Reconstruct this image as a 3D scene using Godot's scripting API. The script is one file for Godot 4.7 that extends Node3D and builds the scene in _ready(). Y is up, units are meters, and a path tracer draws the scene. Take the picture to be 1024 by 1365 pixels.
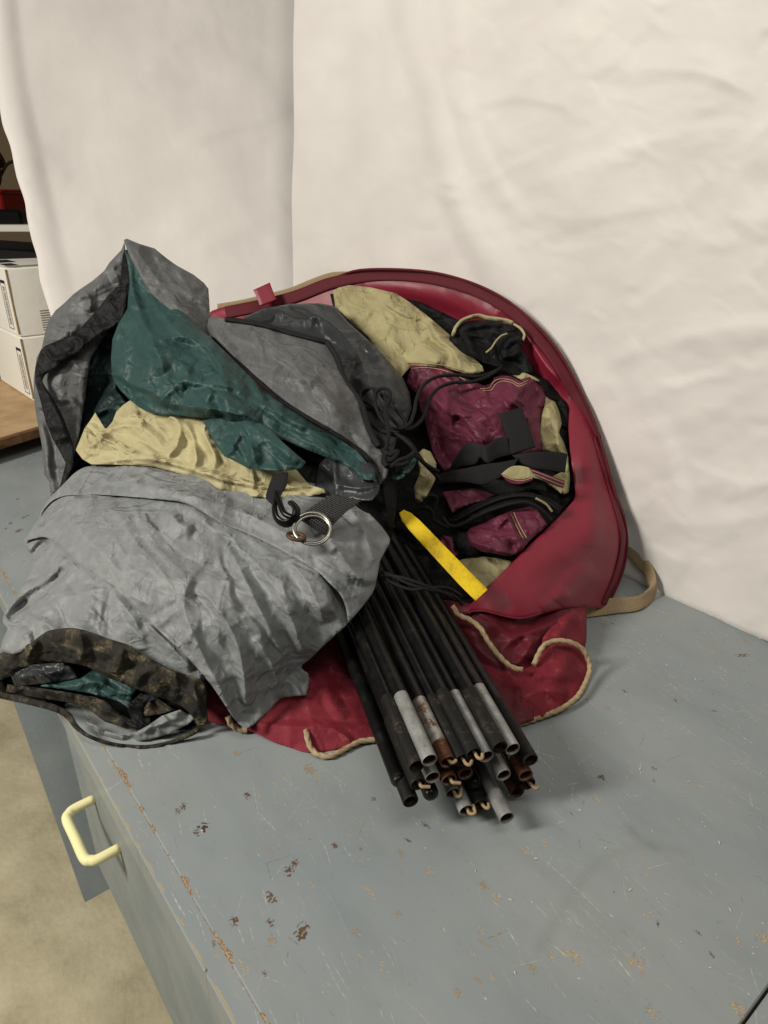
extends Node3D

# ---------------------------------------------------------------- tracing frame
const FOC := 923.0
const EYE := Vector3(0, 0.75, 0)
var sn := sin(deg_to_rad(24.6))
var cs := cos(deg_to_rad(24.6))
var rng := RandomNumberGenerator.new()
var names := {}
var M := {}
var na := FastNoiseLite.new()
var nb := FastNoiseLite.new()
var nc := FastNoiseLite.new()

func at(x: float, y: float, t: float) -> Vector3:      # a point of the place seen at x, y, t metres deep
	var u := (x - 512.0) / FOC
	var v := (682.5 - y) / FOC
	return EYE + Vector3(u, v * cs - sn, -cs - v * sn) * t

func dep(_x: float, y: float, v: float) -> float:       # v under 0.6 is a height over the bench top
	if v >= 0.6:
		return v
	return (0.75 - v) / (sn - cs * (682.5 - y) / FOC)

# ---------------------------------------------------------------- naming and tree
func numbered(called: String) -> String:
	if not names.has(called):
		names[called] = 0
		return called
	names[called] += 1
	return "%s_%03d" % [called, names[called]]

func tag(o: Node3D, label: String, category: String, group := "", kind := ""):
	if label: o.set_meta("label", label)
	if category: o.set_meta("category", category)
	if group: o.set_meta("group", group)
	if kind: o.set_meta("kind", kind)
	return o

func thing(called: String, label: String, category: String, where := Vector3.ZERO, group := "") -> Node3D:
	var o := Node3D.new()
	o.name = numbered(called)
	add_child(o, true)
	o.position = where
	tag(o, label, category, group)
	return o

func put(called: String, mesh: Mesh, mat: Material, parent: Node3D = self) -> MeshInstance3D:
	var o := MeshInstance3D.new()
	o.name = numbered(called) if parent == self else called
	o.mesh = mesh
	o.material_override = mat
	parent.add_child(o, true)
	if parent != self and parent.get_parent() == self and parent is not MeshInstance3D and parent.rotation == Vector3.ZERO:
		o.position = -parent.position
	return o

# ---------------------------------------------------------------- textures
func lut(stops: Array) -> PackedColorArray:               # [offset, sRGB colour] pairs
	var out := PackedColorArray()
	var gr := Gradient.new()
	var offs := PackedFloat32Array()
	var cols := PackedColorArray()
	for s in stops:
		offs.append(s[0])
		cols.append(s[1])
	gr.offsets = offs
	gr.colors = cols
	for i in 256:
		out.append(gr.sample(i / 255.0))
	return out

func noise(seed_: int, freq: float, oct := 4, kind := FastNoiseLite.TYPE_SIMPLEX_SMOOTH, fractal := FastNoiseLite.FRACTAL_FBM) -> FastNoiseLite:
	var n := FastNoiseLite.new()
	n.seed = seed_
	n.frequency = freq
	n.noise_type = kind
	n.fractal_type = fractal
	n.fractal_octaves = oct
	return n

func ramp_tex(n: FastNoiseLite, stops: Array, size := 512, fine: FastNoiseLite = null, fine_share := 0.3) -> ImageTexture:
	var im := n.get_seamless_image(size, size)
	im.convert(Image.FORMAT_L8)
	var a := im.get_data()
	if fine:
		var im2 := fine.get_seamless_image(size, size)
		im2.convert(Image.FORMAT_L8)
		var b := im2.get_data()
		for i in a.size():
			a[i] = int(clampf(a[i] + (b[i] - 128) * fine_share, 0, 255))
	var l := lut(stops)
	var lb := PackedByteArray()
	for c in l:
		lb.append(int(c.r * 255)); lb.append(int(c.g * 255)); lb.append(int(c.b * 255))
	var out := PackedByteArray()
	out.resize(a.size() * 3)
	var k := 0
	for i in a.size():
		var j := a[i] * 3
		out[k] = lb[j]; out[k + 1] = lb[j + 1]; out[k + 2] = lb[j + 2]
		k += 3
	var r := Image.create_from_data(size, size, false, Image.FORMAT_RGB8, out)
	r.generate_mipmaps()
	return ImageTexture.create_from_image(r)

func normal_tex(im: Image, strength: float) -> ImageTexture:
	im.convert(Image.FORMAT_RF)
	im.bump_map_to_normal_map(strength)
	return ImageTexture.create_from_image(im)

func crumple_image(size: int, seed_: int) -> Image:
	# sharp creases between flat facets, tiling at the borders
	var h := PackedFloat32Array()
	h.resize(size * size)
	h = facets(h, size, size, 64.0, 1.0, 0.0, 0.8, seed_, 0.0, true)
	h = wrinkles(h, size, size, 90, 40.0, 220.0, 6.0, 40.0, 0.0, 3.0, 3.2, seed_ + 1, true)
	h = wrinkles(h, size, size, 420, 14.0, 70.0, 2.5, 12.0, 0.0, 3.0, 1.1, seed_ + 2, true)
	return Image.create_from_data(size, size, false, Image.FORMAT_RF, h.to_byte_array())

func weave_image(size: int, cells: int) -> Image:
	var d := PackedByteArray()
	d.resize(size * size)
	for y in size:
		for x in size:
			var u := x * cells * 1.0 / size
			var v := y * cells * 1.0 / size
			var over := (int(u) + int(v)) % 2 == 0
			var h := (sin(fposmod(v, 1.0) * PI) * 0.8 + 0.2 * sin(fposmod(u, 1.0) * PI)) if over else (sin(fposmod(u, 1.0) * PI) * 0.8 + 0.2 * sin(fposmod(v, 1.0) * PI))
			d[y * size + x] = int(h * 230)
	return Image.create_from_data(size, size, false, Image.FORMAT_L8, d)

func mat(col: Color, rough := 0.6, tex: Texture2D = null, scale := 4.0, nrm: Texture2D = null, nscale := 1.0, metal := 0.0) -> StandardMaterial3D:
	var m := StandardMaterial3D.new()
	m.albedo_color = col
	m.roughness = rough
	m.metallic = metal
	m.uv1_triplanar = true
	m.uv1_scale = Vector3.ONE * scale
	if tex: m.albedo_texture = tex
	if nrm:
		m.normal_enabled = true
		m.normal_texture = nrm
		m.normal_scale = nscale
	m.metallic_specular = 0.35
	m.cull_mode = BaseMaterial3D.CULL_DISABLED
	return m

# ---------------------------------------------------------------- cloth traced as a closed shell
func spline(pts: PackedVector2Array, closed := true, per := 5) -> PackedVector2Array:
	var out := PackedVector2Array()
	var n := pts.size()
	var last := n if closed else n - 1
	for i in last:
		var p0 := pts[(i - 1 + n) % n] if closed or i > 0 else pts[0]
		var p1 := pts[i]
		var p2 := pts[(i + 1) % n]
		var p3 := pts[(i + 2) % n] if closed or i < n - 2 else pts[n - 1]
		# corners stay fairly sharp
		var m1 := (p2 - p0) * 0.5
		var m2 := (p3 - p1) * 0.5
		var l := (p2 - p1).length()
		m1 = m1.limit_length(l * 0.9)
		m2 = m2.limit_length(l * 0.9)
		if (p1 - p0).normalized().dot((p2 - p1).normalized()) < 0.35: m1 = (p2 - p1) * 0.6
		if (p2 - p1).normalized().dot((p3 - p2).normalized()) < 0.35: m2 = (p2 - p1) * 0.6
		for k in per:
			var s := k / float(per)
			var s2 := s * s
			var s3 := s2 * s
			out.append(p1 * (2 * s3 - 3 * s2 + 1) + m1 * (s3 - 2 * s2 + s) + p2 * (3 * s2 - 2 * s3) + m2 * (s3 - s2))
	if not closed:
		out.append(pts[n - 1])
	return out

func v2s(a: Array) -> PackedVector2Array:
	var out := PackedVector2Array()
	for i in range(0, a.size(), 2):
		out.append(Vector2(a[i], a[i + 1]))
	return out

func rbf(ctrl: Array) -> Dictionary:                      # smooth depth through the control points
	var n := ctrl.size() / 3
	var px := PackedVector2Array()
	var val := PackedFloat64Array()
	for i in n:
		px.append(Vector2(ctrl[i * 3], ctrl[i * 3 + 1]))
		val.append(dep(ctrl[i * 3], ctrl[i * 3 + 1], ctrl[i * 3 + 2]))
	var m := n + 3
	var a := []
	for i in m:
		var row := PackedFloat64Array()
		row.resize(m + 1)
		if i < n:
			for j in n:
				row[j] = sqrt(px[i].distance_squared_to(px[j]) + 900.0)
			row[i] -= 2.0
			row[n] = 1.0; row[n + 1] = px[i].x / 500.0; row[n + 2] = px[i].y / 500.0
			row[m] = val[i]
		else:
			for j in n:
				row[j] = 1.0 if i == n else (px[j].x / 500.0 if i == n + 1 else px[j].y / 500.0)
		a.append(row)
	for c in m:
		var best := c
		for r in range(c, m):
			if absf(a[r][c]) > absf(a[best][c]): best = r
		var tmp: PackedFloat64Array = a[c]
		a[c] = a[best]
		a[best] = tmp
		var pr: PackedFloat64Array = a[c]
		if absf(pr[c]) < 1e-12: continue
		for r in m:
			if r == c: continue
			var rw: PackedFloat64Array = a[r]
			var f := rw[c] / pr[c]
			if f == 0.0: continue
			for k in range(c, m + 1):
				rw[k] -= f * pr[k]
			a[r] = rw
	var w := PackedFloat64Array()
	for i in m:
		w.append(a[i][m] / a[i][i])
	return {"p": px, "w": w}

func rbf_at(b: Dictionary, q: Vector2) -> float:
	var px: PackedVector2Array = b.p
	var w: PackedFloat64Array = b.w
	var n := px.size()
	var s := w[n] + w[n + 1] * q.x / 500.0 + w[n + 2] * q.y / 500.0
	for i in n:
		s += w[i] * sqrt(q.distance_squared_to(px[i]) + 900.0)
	return s

# flat facets between sharp creases: scattered points, random heights, triangles between them
func facets(h: PackedFloat32Array, gw: int, gh: int, spacing: float, stretch: float, ang: float, amp: float, seed_: int, masked: float, wrap := false) -> PackedFloat32Array:
	var rn := RandomNumberGenerator.new()
	rn.seed = seed_
	var sx := spacing * sqrt(stretch)
	var sy := spacing / sqrt(stretch)
	var c := Vector2(gw, gh) * 0.5
	var rad := c.length() + spacing * 3.0
	var pts := PackedVector2Array()
	var hs := PackedFloat32Array()
	if wrap:
		var n := int(gw / spacing)
		for j in n:
			for i in n:
				var p := Vector2((i + rn.randf()) * gw / n, (j + rn.randf()) * gh / n)
				var v := rn.randf_range(-1, 1)
				for oy in [-1, 0, 1]:
					for ox in [-1, 0, 1]:
						var w := p + Vector2(ox * gw, oy * gh)
						if w.x > -spacing * 3 and w.y > -spacing * 3 and w.x < gw + spacing * 3 and w.y < gh + spacing * 3:
							pts.append(w)
							hs.append(v)
	else:
		var nx := int(rad / sx) + 1
		var ny := int(rad / sy) + 1
		for j in range(-ny, ny + 1):
			for i in range(-nx, nx + 1):
				var p := c + Vector2((i + 0.5 * (j & 1) + rn.randf_range(-0.42, 0.42)) * sx, (j + rn.randf_range(-0.42, 0.42)) * sy).rotated(ang)
				var v := rn.randf_range(-1, 1)
				if p.x < -spacing * 4 or p.y < -spacing * 4 or p.x > gw + spacing * 4 or p.y > gh + spacing * 4: continue
				pts.append(p)
				hs.append(v * clampf(1.0 - masked + masked * (0.6 + 1.8 * na.get_noise_2d(p.x * 0.02 + seed_, p.y * 0.02)), 0.0, 1.6))
	var tri := Geometry2D.triangulate_delaunay(pts)
	for k in range(0, tri.size(), 3):
		var a := pts[tri[k]]
		var b := pts[tri[k + 1]]
		var d := pts[tri[k + 2]]
		var ha := hs[tri[k]]
		var hb := hs[tri[k + 1]]
		var hd := hs[tri[k + 2]]
		var den := (b - a).cross(d - a)
		if absf(den) < 1e-6: continue
		var x0 := maxi(0, int(ceil(minf(a.x, minf(b.x, d.x)))))
		var x1 := mini(gw - 1, int(floor(maxf(a.x, maxf(b.x, d.x)))))
		var y0 := maxi(0, int(ceil(minf(a.y, minf(b.y, d.y)))))
		var y1 := mini(gh - 1, int(floor(maxf(a.y, maxf(b.y, d.y)))))
		for y in range(y0, y1 + 1):
			for x in range(x0, x1 + 1):
				var q := Vector2(x, y)
				var u := (q - a).cross(d - a) / den
				var v := (b - a).cross(q - a) / den
				if u < -1e-5 or v < -1e-5 or u + v > 1.00001: continue
				h[y * gw + x] += amp * (ha + u * (hb - ha) + v * (hd - ha))
	return h

# straight-ish creases that come and go: each a crest or valley line with two flat flanks
func wrinkles(h: PackedFloat32Array, gw: int, gh: int, count: int, lmin: float, lmax: float, wmin: float, wmax: float, ang: float, spread: float, amp: float, seed_: int, wrap := false) -> PackedFloat32Array:
	var rn := RandomNumberGenerator.new()
	rn.seed = seed_
	for n in count:
		var l := lerpf(lmin, lmax, pow(rn.randf(), 2.0))
		var dir := Vector2.from_angle(ang + rn.randfn(0.0, spread))
		var p0 := Vector2(rn.randf() * gw, rn.randf() * gh) - dir * l * 0.5
		var p1 := p0 + dir * l * rn.randf_range(0.35, 0.65) + dir.orthogonal() * l * rn.randf_range(-0.10, 0.10)
		var p2 := p0 + dir * l
		var wa := lerpf(wmin, wmax, pow(rn.randf(), 1.6))
		var wb := lerpf(wmin, wmax, pow(rn.randf(), 1.6))
		var a := amp * rn.randf_range(0.3, 1.0) * minf(1.0, (wa + wb) / (wmin + wmax) + 0.25) * (1.0 if rn.randf() < 0.7 else -0.7)
		var m := maxf(wa, wb) + 1.0
		var x0 := int(floor(minf(p0.x, minf(p1.x, p2.x)) - m))
		var x1 := int(ceil(maxf(p0.x, maxf(p1.x, p2.x)) + m))
		var y0 := int(floor(minf(p0.y, minf(p1.y, p2.y)) - m))
		var y1 := int(ceil(maxf(p0.y, maxf(p1.y, p2.y)) + m))
		if not wrap:
			x0 = maxi(x0, 0); y0 = maxi(y0, 0); x1 = mini(x1, gw - 1); y1 = mini(y1, gh - 1)
		var e1 := p1 - p0
		var e2 := p2 - p1
		var l1 := e1.length_squared()
		var l2 := e2.length_squared()
		for y in range(y0, y1 + 1):
			for x in range(x0, x1 + 1):
				var q := Vector2(x, y)
				var s1 := clampf((q - p0).dot(e1) / l1, 0.0, 1.0)
				var s2 := clampf((q - p1).dot(e2) / l2, 0.0, 1.0)
				var d1 := q.distance_to(p0 + e1 * s1)
				var d2 := q.distance_to(p1 + e2 * s2)
				var s := s1 * 0.5
				var d := d1
				var c := e1.cross(q - p0)
				if d2 < d1:
					s = 0.5 + s2 * 0.5
					d = d2
					c = e2.cross(q - p1)
				var w := (wa if c > 0.0 else wb) * (0.45 + 2.2 * s * (1.0 - s))
				if d >= w: continue
				var v := a * (1.0 - d / w) * minf(1.0, 5.0 * minf(s, 1.0 - s))
				if wrap: h[posmod(y, gh) * gw + posmod(x, gw)] += v
				else: h[y * gw + x] += v
	return h

# a crease: [height in mm, width left, width right, "sharp"/"soft"/"step", x, y, x, y ...]
func crease(c: Array) -> Dictionary:
	var pts := spline(v2s(c.slice(4)), false, 4)
	var r := Rect2(pts[0], Vector2.ZERO)
	var cum := PackedFloat32Array([0.0])
	for i in range(1, pts.size()):
		r = r.expand(pts[i])
		cum.append(cum[i - 1] + pts[i].distance_to(pts[i - 1]))
	return {"a": c[0] * 0.001, "l": float(c[1]), "r": float(c[2]), "k": 0 if c[3] == "sharp" else (1 if c[3] == "soft" else 2), "p": pts, "cum": cum, "box": r.grow(maxf(c[1], c[2]))}

func crease_at(c: Dictionary, q: Vector2) -> float:
	if not (c.box as Rect2).has_point(q): return 0.0
	var pts: PackedVector2Array = c.p
	var cum: PackedFloat32Array = c.cum
	var best := 1e9
	var bi := 0
	var bp := Vector2.ZERO
	for i in pts.size() - 1:
		var cp := Geometry2D.get_closest_point_to_segment(q, pts[i], pts[i + 1])
		var d2 := cp.distance_squared_to(q)
		if d2 < best:
			best = d2
			bi = i
			bp = cp
	var d := sqrt(best)
	var dir := pts[bi + 1] - pts[bi]
	var side: float = c.r if dir.cross(q - pts[bi]) > 0 else c.l
	if d >= side: return 0.0
	var x := d / side
	var f := 0.0
	if c.k == 0: f = (1.0 - x) * (1.0 - 0.35 * x)
	elif c.k == 1: f = (1.0 - x * x) * (1.0 - x * x)
	else: f = 1.0 - x * x * (3.0 - 2.0 * x)
	var tot := cum[cum.size() - 1]
	var s := (cum[bi] + bp.distance_to(pts[bi])) / maxf(tot, 0.01)
	var e := clampf(minf(s, 1.0 - s) / 0.22, 0.0, 1.0)
	# past the ends the fold dies away
	return c.a * f * sqrt(e) if c.k < 2 else c.a * f * minf(1.0, e * 2.0)

func surf(s: Dictionary, q: Vector2) -> float:             # depth of a cloth's face
	var t: float = rbf_at(s.b, q)
	var d := 0.0
	for c in s.c:
		d += crease_at(c, q)
	var k: float = s.amp
	if k > 0.0:
		var org: Vector2 = s.org
		var gw: int = s.gw
		var gh: int = s.gh
		var h: PackedFloat32Array = s.h
		var wq := q + Vector2(na.get_noise_2d(q.x * 0.02, q.y * 0.02), na.get_noise_2d(q.x * 0.02 + 50.0, q.y * 0.02)) * 7.0
		var g := (wq - org) * 0.5
		var gx := clampf(g.x, 0.0, gw - 1.001)
		var gy := clampf(g.y, 0.0, gh - 1.001)
		var ix := int(gx)
		var iy := int(gy)
		var fx := gx - ix
		var fy := gy - iy
		var k0 := iy * gw + ix
		d += k * lerpf(lerpf(h[k0], h[k0 + 1], fx), lerpf(h[k0 + gw], h[k0 + gw + 1], fx), fy)
	return t - d - float(s.lift)

func cloth(called: String, parent: Node3D, material: Material, outline: Array, ctrl: Array, o := {}, creases := []) -> Dictionary:
	var poly := v2s(outline)
	if o.get("smooth", parent.name != &"rolled_tent" and parent.name != &"tent_fly"): poly = spline(poly, true, 4)
	var step: float = o.get("step", 2.2)
	var ew: float = o.get("edge_w", 14.0) * 0.5
	var ed: float = o.get("edge_d", 0.01) * 0.4
	var th: float = o.get("thick", 0.003)
	var belly: float = o.get("belly", 0.02)
	var ang: float = deg_to_rad(o.get("angle", 30.0))
	var cr := []
	var gain: float = o.get("gain", 1.4)
	for c in creases:
		var d: Dictionary = crease(c)
		d.a *= gain
		cr.append(d)
	var s := {"b": rbf(ctrl), "c": cr, "amp": o.get("amp", 3.0) * 0.001 * gain * (2.0 if parent.name == &"duffel_bag" else (1.8 if parent.name == &"backdrop_sheet" else 3.0)), "scale": o.get("scale", 40.0), "stretch": o.get("stretch", 1.8), "ca": cos(ang), "sa": sin(ang), "seed": float(o.get("seed", parent.get_child_count() * 7.3 + 3.1)), "lift": o.get("lift", 0.0)}
	var r := Rect2(poly[0], Vector2.ZERO)
	for p in poly: r = r.expand(p)
	r = r.grow(step * 2)
	var gr := r.grow(14.0)
	s.org = gr.position
	s.gw = int(gr.size.x / 2.0) + 2
	s.gh = int(gr.size.y / 2.0) + 2
	var hh := PackedFloat32Array()
	hh.resize(s.gw * s.gh)
	if s.amp > 0.0:
		var sd := int(s.seed * 10.0) + 17
		var area: float = s.gw * s.gh
		var sc: float = s.scale
		hh = facets(hh, s.gw, s.gh, sc * 0.55, 1.5, ang, 0.30, sd, 0.6)
		hh = wrinkles(hh, s.gw, s.gh, int(area / (sc * sc * 0.5)) + 3, sc * 0.8, sc * 3.2, sc * 0.10, sc * 0.62, ang, 0.35, 1.0, sd + 1)
		hh = wrinkles(hh, s.gw, s.gh, int(area / (sc * sc * 0.2)) + 3, sc * 0.35, sc * 1.4, sc * 0.05, sc * 0.22, ang + 0.4, 0.9, 0.36, sd + 2)
	s.h = hh
	var nx := int(r.size.x / step) + 1
	var ny := int(r.size.y / step) + 1
	var ids := PackedInt32Array()
	ids.resize(nx * ny)
	ids.fill(-1)
	var inside := PackedByteArray()
	inside.resize(nx * ny)
	var P := PackedVector3Array()
	var B := PackedVector3Array()
	var UV := PackedVector2Array()
	var np := poly.size()
	var cell := Vector2.ZERO
	for j in ny:
		for i in nx:
			var q := r.position + Vector2(i, j) * step
			var ins := Geometry2D.is_point_in_polygon(q, poly)
			if not ins:
				# only points beside the outline matter
				var near := false
				for dd in [Vector2(step, 0), Vector2(-step, 0), Vector2(0, step), Vector2(0, -step), Vector2(step, step), Vector2(-step, step), Vector2(step, -step), Vector2(-step, -step)]:
					if Geometry2D.is_point_in_polygon(q + dd, poly):
						near = true
						break
				if not near: continue
			var best := 1e9
			var bp := q
			for k in np:
				var cp := Geometry2D.get_closest_point_to_segment(q, poly[k], poly[(k + 1) % np])
				var d2 := cp.distance_squared_to(q)
				if d2 < best:
					best = d2
					bp = cp
			var d := sqrt(best)
			if not ins or d < step * 0.3:
				q = bp
				d = 0.0
			var t := surf(s, q)
			if d < ew:
				var x := 1.0 - d / ew
				t += ed * (1.0 - sqrt(maxf(0.0, 1.0 - x * x)))
			ids[j * nx + i] = P.size()
			inside[j * nx + i] = 1 if ins else 0
			var w := at(q.x, q.y, t)
			P.append(w)
			B.append(at(q.x, q.y, t + th + belly * (1.0 - exp(-d / 35.0))))
			UV.append(Vector2(w.x, w.y - w.z))
	var n := P.size()
	var V := PackedVector3Array()
	V.append_array(P)
	V.append_array(B)
	UV.append_array(UV.duplicate())
	var I := PackedInt32Array()
	var used := {}
	for j in ny - 1:
		for i in nx - 1:
			var a := ids[j * nx + i]
			var b := ids[j * nx + i + 1]
			var c := ids[(j + 1) * nx + i + 1]
			var d := ids[(j + 1) * nx + i]
			if a < 0 or b < 0 or c < 0 or d < 0: continue
			if inside[j * nx + i] + inside[j * nx + i + 1] + inside[(j + 1) * nx + i + 1] + inside[(j + 1) * nx + i] == 0: continue
			I.append_array([a, b, c, a, c, d])
			I.append_array([n + a, n + c, n + b, n + a, n + d, n + c])
			for e in [[a, b], [b, c], [c, d], [d, a]]:
				var k2 := Vector2i(e[1], e[0])
				if used.has(k2): used.erase(k2)
				else: used[Vector2i(e[0], e[1])] = 1
	for e: Vector2i in used:
		I.append_array([e.x, n + e.y, e.y, e.x, n + e.x, n + e.y])
	var off: Vector3 = Vector3.ZERO
	var mesh := commit(V, I, UV)
	var mi := put(called, mesh, material, parent)
	if o.has("label"): mi.set_meta("label", o.label)
	s["node"] = mi
	return s

func commit(V: PackedVector3Array, I: PackedInt32Array, UV := PackedVector2Array()) -> ArrayMesh:
	var N := PackedVector3Array()
	N.resize(V.size())
	for k in range(0, I.size(), 3):
		var a := I[k]
		var b := I[k + 1]
		var c := I[k + 2]
		var fn := (V[c] - V[a]).cross(V[b] - V[a])
		N[a] += fn
		N[b] += fn
		N[c] += fn
	for k in N.size():
		N[k] = N[k].normalized() if N[k].length_squared() > 1e-20 else Vector3.UP
	var arr := []
	arr.resize(Mesh.ARRAY_MAX)
	arr[Mesh.ARRAY_VERTEX] = V
	arr[Mesh.ARRAY_NORMAL] = N
	if UV.size() == V.size(): arr[Mesh.ARRAY_TEX_UV] = UV
	arr[Mesh.ARRAY_INDEX] = I
	var m := ArrayMesh.new()
	m.add_surface_from_arrays(Mesh.PRIMITIVE_TRIANGLES, arr)
	return m

# ---------------------------------------------------------------- tubes, ribbons, boxes
func smooth3(p: PackedVector3Array, per := 6, closed := false) -> PackedVector3Array:
	var out := PackedVector3Array()
	var n := p.size()
	for i in (n if closed else n - 1):
		var p0 := p[(i - 1 + n) % n] if closed else p[maxi(i - 1, 0)]
		var p3 := p[(i + 2) % n] if closed else p[mini(i + 2, n - 1)]
		for k in per:
			out.append(p[i].cubic_interpolate(p[(i + 1) % n], p0, p3, k / float(per)))
	if not closed: out.append(p[n - 1])
	return out

func tube_mesh(p: PackedVector3Array, rad: float, sides := 8, strands := 0, pitch := 0.01, closed := false, flat := 1.0) -> ArrayMesh:
	var V := PackedVector3Array()
	var I := PackedInt32Array()
	var UV := PackedVector2Array()
	var n := p.size()
	var up := Vector3(0.31, 0.87, 0.2)
	var s := 0.0
	for i in n:
		var a := p[(i - 1 + n) % n] if closed else p[maxi(i - 1, 0)]
		var b := p[(i + 1) % n] if closed else p[mini(i + 1, n - 1)]
		var d := (b - a).normalized()
		var x := (up - d * up.dot(d)).normalized()
		up = x
		var y := d.cross(x)
		if i > 0: s += p[i].distance_to(p[i - 1])
		for k in sides:
			var g := TAU * k / sides
			var rr := rad
			if strands > 0: rr *= 0.74 + 0.36 * absf(cos(strands * 0.5 * (g - TAU * s / (pitch * strands))))
			V.append(p[i] + (x * cos(g) + y * sin(g) * flat) * rr)
			UV.append(Vector2(k / float(sides), s))
	for i in (n if closed else n - 1):
		for k in sides:
			var a := i * sides + k
			var b := i * sides + (k + 1) % sides
			var j := (i + 1) % n
			I.append_array([a, j * sides + k, b, b, j * sides + k, j * sides + (k + 1) % sides])
	if not closed:
		for e in [0, n - 1]:
			var c := V.size()
			V.append(p[e])
			UV.append(Vector2.ZERO)
			for k in sides:
				var a: int = e * sides + k
				var b: int = e * sides + (k + 1) % sides
				I.append_array([c, a, b] if e == 0 else [c, b, a])
	return commit(V, I, UV)

func pts3(a: Array) -> PackedVector3Array:               # x, y, depth or height triples
	var out := PackedVector3Array()
	for i in range(0, a.size(), 3):
		out.append(at(a[i], a[i + 1], dep(a[i], a[i + 1], a[i + 2])))
	return out

func cord(called: String, parent: Node3D, m: Material, a: Array, rad: float, per := 8) -> MeshInstance3D:
	return put(called, tube_mesh(smooth3(pts3(a), per), rad, 8), m, parent)

func rope(called: String, parent: Node3D, m: Material, a: Array, rad: float, per := 22) -> MeshInstance3D:
	return put(called, tube_mesh(smooth3(pts3(a), per), rad, 14, 3, rad * 3.2), m, parent)

func ribbon(called: String, parent: Node3D, m: Material, left: Array, right: Array, thick := 0.0018, per := 6) -> MeshInstance3D:
	# two traced edges of a flat band, given real thickness
	var l := smooth3(pts3(left), per)
	var r := smooth3(pts3(right), per)
	return put(called, band(l, r, thick), m, parent)

func band(l: PackedVector3Array, r: PackedVector3Array, thick: float, across := 4) -> ArrayMesh:
	var V := PackedVector3Array()
	var I := PackedInt32Array()
	var UV := PackedVector2Array()
	var n := l.size()
	var row := 2 * (across + 1)
	var s := 0.0
	for i in n:
		var d := (l[mini(i + 1, n - 1)] - l[maxi(i - 1, 0)]).normalized()
		var nn := d.cross(r[i] - l[i]).normalized() * thick * 0.5
		if i > 0: s += l[i].distance_to(l[i - 1])
		for k in across + 1:
			var q := l[i].lerp(r[i], k / float(across))
			V.append(q + nn)
			UV.append(Vector2(k / float(across) * l[i].distance_to(r[i]), s))
		for k in across + 1:
			var q := l[i].lerp(r[i], 1.0 - k / float(across))
			V.append(q - nn)
			UV.append(Vector2((1.0 - k / float(across)) * l[i].distance_to(r[i]), s))
	for i in n - 1:
		for k in row:
			var a := i * row + k
			var b := i * row + (k + 1) % row
			I.append_array([a, b, a + row, b, b + row, a + row])
	for e in [0, n - 1]:
		for k in across:
			var a: int = e * row + k
			var b: int = e * row + k + 1
			var c: int = e * row + row - 1 - k
			var d2: int = e * row + row - 2 - k
			I.append_array([a, c, b, b, c, d2] if e == 0 else [a, b, c, b, d2, c])
	return commit(V, I, UV)

func slab(st: SurfaceTool, lo: Vector3, hi: Vector3, bev := 0.0, uvo := Vector2.ZERO, uvs := Vector2.ONE):
	# a box with chamfered edges; UV from above
	var c := (lo + hi) * 0.5
	var h := (hi - lo) * 0.5
	var b := minf(bev, minf(h.x, minf(h.y, h.z)) * 0.9)
	var faces := []
	for ax in 3:
		for sg in [-1.0, 1.0]:
			var n := Vector3.ZERO
			n[ax] = sg
			var u := Vector3.ZERO
			u[(ax + 1) % 3] = 1
			var v := Vector3.ZERO
			v[(ax + 2) % 3] = 1
			var hu: float = h[(ax + 1) % 3] - b
			var hv: float = h[(ax + 2) % 3] - b
			var o: Vector3 = c + n * h[ax]
			faces.append([o - u * hu - v * hv, o + u * hu - v * hv, o + u * hu + v * hv, o - u * hu + v * hv, n])
	if b > 0.0:
		for ax in 3:
			var a1 := (ax + 1) % 3
			var a2 := (ax + 2) % 3
			for s1 in [-1.0, 1.0]:
				for s2 in [-1.0, 1.0]:
					var p1 := Vector3.ZERO
					p1[a1] = s1 * h[a1]; p1[a2] = s2 * (h[a2] - b)
					var p2 := Vector3.ZERO
					p2[a1] = s1 * (h[a1] - b); p2[a2] = s2 * h[a2]
					var e := Vector3.ZERO
					e[ax] = h[ax] - b
					var n := Vector3.ZERO
					n[a1] = s1; n[a2] = s2
					faces.append([c + p1 - e, c + p2 - e, c + p2 + e, c + p1 + e, n.normalized()])
		for sx in [-1.0, 1.0]:
			for sy in [-1.0, 1.0]:
				for sz in [-1.0, 1.0]:
					var k := Vector3(sx, sy, sz)
					faces.append([c + k * Vector3(h.x, h.y - b, h.z - b), c + k * Vector3(h.x - b, h.y, h.z - b), c + k * Vector3(h.x - b, h.y - b, h.z), k.normalized()])
	for f in faces:
		var n: Vector3 = f[f.size() - 1]
		var q: Array = f.slice(0, f.size() - 1)
		if (q[1] - q[0]).cross(q[2] - q[0]).dot(n) > 0: q.reverse()
		var tri := [q[0], q[1], q[2]] if q.size() == 3 else [q[0], q[1], q[2], q[0], q[2], q[3]]
		for p in tri:
			st.set_normal(n)
			st.set_uv(Vector2((p.x - uvo.x) / uvs.x, (p.z - uvo.y) / uvs.y))
			st.add_vertex(p)

func begin() -> SurfaceTool:
	var st := SurfaceTool.new()
	st.begin(Mesh.PRIMITIVE_TRIANGLES)
	return st

func box_mesh(lo: Vector3, hi: Vector3, bev := 0.002, uvo := Vector2.ZERO, uvs := Vector2.ONE) -> ArrayMesh:
	var st := begin()
	slab(st, lo, hi, bev, uvo, uvs)
	return st.commit()

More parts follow.
